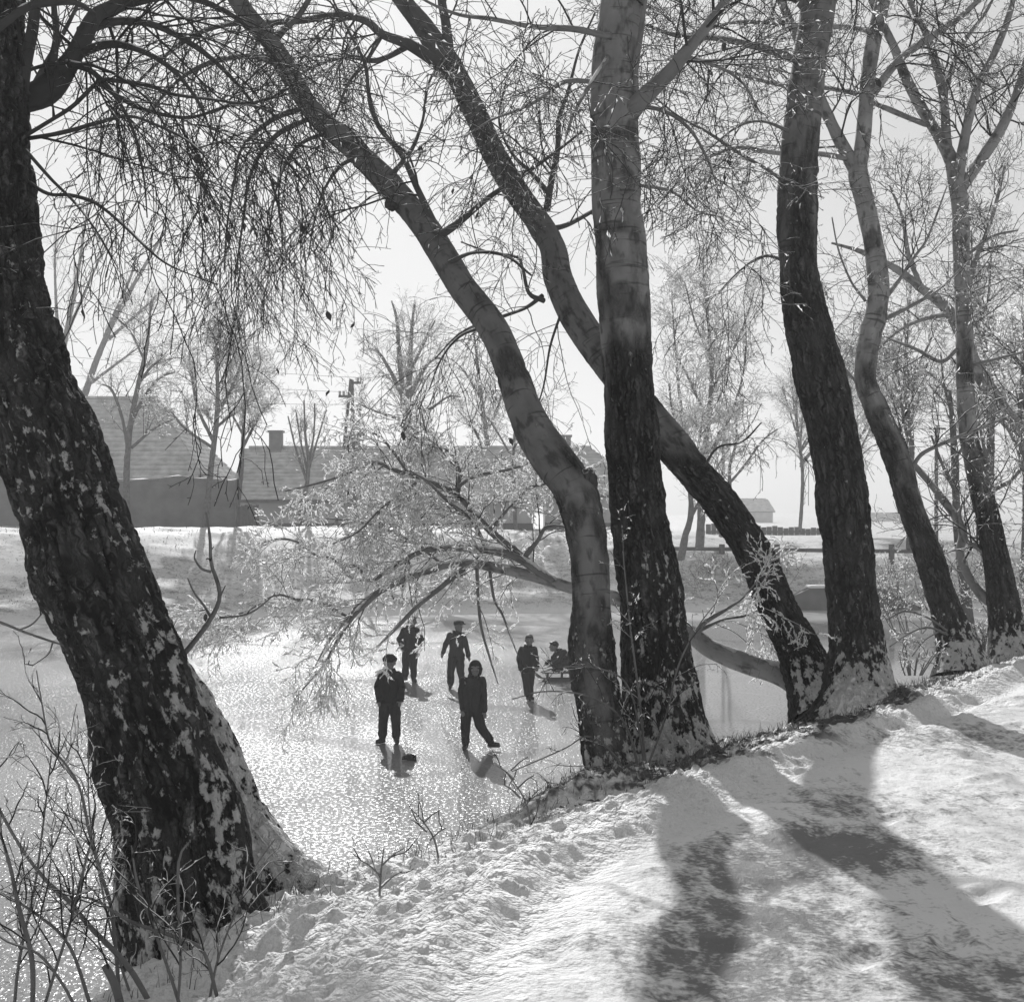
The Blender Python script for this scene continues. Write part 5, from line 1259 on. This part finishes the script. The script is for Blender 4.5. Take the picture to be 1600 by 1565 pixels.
STAND = dict(hip=(0, 0, .50), chest=(0, 0, .70), neck=(0, 0, .83), head=(0, -.01, .915), shL=(-.092, 0, .775), shR=(.092, 0, .775),
             elL=(-.130, .02, .63), elR=(.130, .02, .63), haL=(-.115, -.05, .49), haR=(.115, -.05, .49),
             hpL=(-.055, 0, .48), hpR=(.055, 0, .48), knL=(-.07, -.01, .26), knR=(.07, -.01, .26), anL=(-.075, .0, .055), anR=(.075, .0, .055),
             toeL=(-.35, -1, 0), toeR=(.25, -1, 0))
person('boy in a soft round cap, hands in jacket pockets, front left on the ice', 609, 1161, 1.36, 0., dict(STAND, elL=(-.142, .02, .63), elR=(.140, .02, .63), haL=(-.12, -.06, .50), haR=(.125, -.06, .50), knL=(-.075, 0, .26), anL=(-.085, 0, .055), toeL=(-.8, -1, 0)), 'round', M_cloth1, M_cloth2)
person('boy in a close knitted cap with one leg stuck out sideways on the ice', 735, 1171, 1.34, 0.,
       dict(STAND, hip=(.0, 0, .50), chest=(.02, 0, .70), neck=(.035, 0, .83), head=(.055, -.01, .905), shL=(-.07, 0, .775), shR=(.125, 0, .775), elL=(-.105, .02, .63), elR=(.15, 0, .62), haL=(-.085, -.05, .46), haR=(.16, -.03, .44),
            knL=(-.055, -.02, .27), anL=(-.055, 0, .055), knR=(.11, -.03, .28), anR=(.235, -.03, .085), toeL=(-.2, -1, 0), toeR=(1, -.35, .05), hpL=(-.04, 0, .48), hpR=(.06, 0, .48)), 'helmet', M_cloth2, M_trous, pocket=False, hem=.43)
person('boy with bowed head and hands in pockets, leftmost of the back group', 641, 1066, 1.40, 0.,
       dict(STAND, head=(.03, -.035, .905), elL=(-.165, .03, .64), elR=(.165, .03, .64), haL=(-.12, -.05, .53), haR=(.13, -.05, .53), knL=(-.075, .05, .27), anL=(-.08, .09, .075), knR=(.045, -.01, .26), anR=(.05, 0, .055), toeR=(.5, -1, 0), toeL=(-.6, -1, 0)), 'flat', M_cloth1, M_trous)
person('boy in a flat cap and loose coat with arms held away from his sides', 713, 1076, 1.38, 0.,
       dict(STAND, head=(.03, -.01, .91), neck=(.01, 0, .83), elL=(-.155, 0, .65), elR=(.14, 0, .64), haL=(-.190, -.02, .53), haR=(.175, -.02, .49), knL=(-.08, -.01, .26), knR=(.06, -.01, .26), anL=(-.085, 0, .055), anR=(.095, .02, .07), toeL=(-.1, -1, 0), toeR=(.5, -1, 0)), 'flat', M_cloth2, M_trous, pocket=False, head_dir=.9, hem=.47)
person('bareheaded boy with a dark jacket and legs close together, right of the others', 825, 1094, 1.24, 0.,
       dict(STAND, head=(.02, -.01, .915), elL=(-.145, 0, .63), elR=(.13, 0, .64), haL=(-.12, -.06, .51), haR=(.13, -.06, .52), knL=(-.025, -.02, .27), knR=(.035, .01, .27), anL=(.0, -.03, .06), anR=(.035, .03, .06), toeL=(.4, -1, 0), toeR=(.6, -1, 0), hpL=(-.05, 0, .48), hpR=(.045, 0, .48)), 'hair', M_cloth1, M_trous, hem=.43)
# crouching on a sledge, half behind the kinked trunk
person('boy crouching on a low sledge, half hidden behind the kinked tree', 886, 1062, 1.30, R(-70),
       dict(hip=(0, .08, .25), chest=(0, -.06, .42), neck=(0, -.15, .50), head=(0, -.23, .55), shL=(-.115, -.1, .46), shR=(.115, -.1, .46), elL=(-.15, -.2, .34), elR=(.15, -.2, .34), haL=(-.11, -.31, .27), haR=(.11, -.31, .27),
            hpL=(-.06, .07, .23), hpR=(.06, .07, .23), knL=(-.08, -.17, .31), knR=(.08, -.17, .31), anL=(-.08, -.14, .17), anR=(.08, -.14, .17), toeL=(0, -1, 0), toeR=(0, -1, 0)), 'hair', M_cloth1, M_trous, pocket=False, hem=.24)
d = CH*F/(1063-YH); c = P(878, 1063, d); c[2] = 0
sl = empty('sledge', c, 'low wooden sledge on the ice carrying the crouching boy', 'sledge')
for y_ in (-.17, .17):
    rn = box('runner', (c[0]-.42, c[0]+.42, c[1]+y_-.018, c[1]+y_+.018, .005, .05), M_wood, sl)
    rod('runner_tip', (c[0]-.415, c[1]+y_, .03), (c[0]-.56, c[1]+y_, .15), .02, .016, M_wood, sl)
    for x_ in (-.3, 0, .3): box('strut', (c[0]+x_-.02, c[0]+x_+.02, c[1]+y_-.016, c[1]+y_+.016, .052, .165), M_wood, sl)
for k in range(6): box('slat', (c[0]-.42, c[0]+.42, c[1]-.2+k*.068, c[1]-.145+k*.068, .167, .187), M_wood, sl)
# bag lying on the ice
d = CH*F/(1187-YH); c = P(641, 1187, d)
bag = empty('bag', (c[0], c[1], 0), 'small dark bag lying on the ice beside the front left boy', 'bag')
b = bmesh.new(); box_bm(b, c[0]-.05, c[0]+.085, c[1]-.06, c[1]+.06, .004, .085); ellipsoid(b, (c[0]-.06, c[1], .04), (.06, .05, .035)); capsule(b, (c[0]-.06, c[1], .03), (c[0]-.11, c[1]-.02, .02), .018, .012)
fuse('bag_body', b, .008, M_leather, bag, Matrix.Identity(4), 3, .015)
b = bmesh.new(); capsule(b, (c[0]-.03, c[1]-.06, .075), (c[0]+.06, c[1]-.06, .09), .007, .007, 6)
fuse('strap', b, .004, M_leather, bag, Matrix.Identity(4), 1)

# ------------------------------------------------------------------ winter haze
hz = box('haze', (-390, 390, -65, 405, -2.2, 24), None)
m = bpy.data.materials.new('winter_haze'); m.use_nodes = True; nt = m.node_tree
nt.nodes.remove(nt.nodes['Principled BSDF'])
pv = nt.nodes.new('ShaderNodeVolumePrincipled'); pv.inputs['Color'].default_value = g(.95); pv.inputs['Density'].default_value = .0022; pv.inputs['Anisotropy'].default_value = .3
nt.links.new(pv.outputs[0], nt.nodes['Material Output'].inputs['Volume'])
hz.data.materials.append(m); hz['kind'] = 'stuff'; hz['label'] = 'thin bright winter haze over the pond'
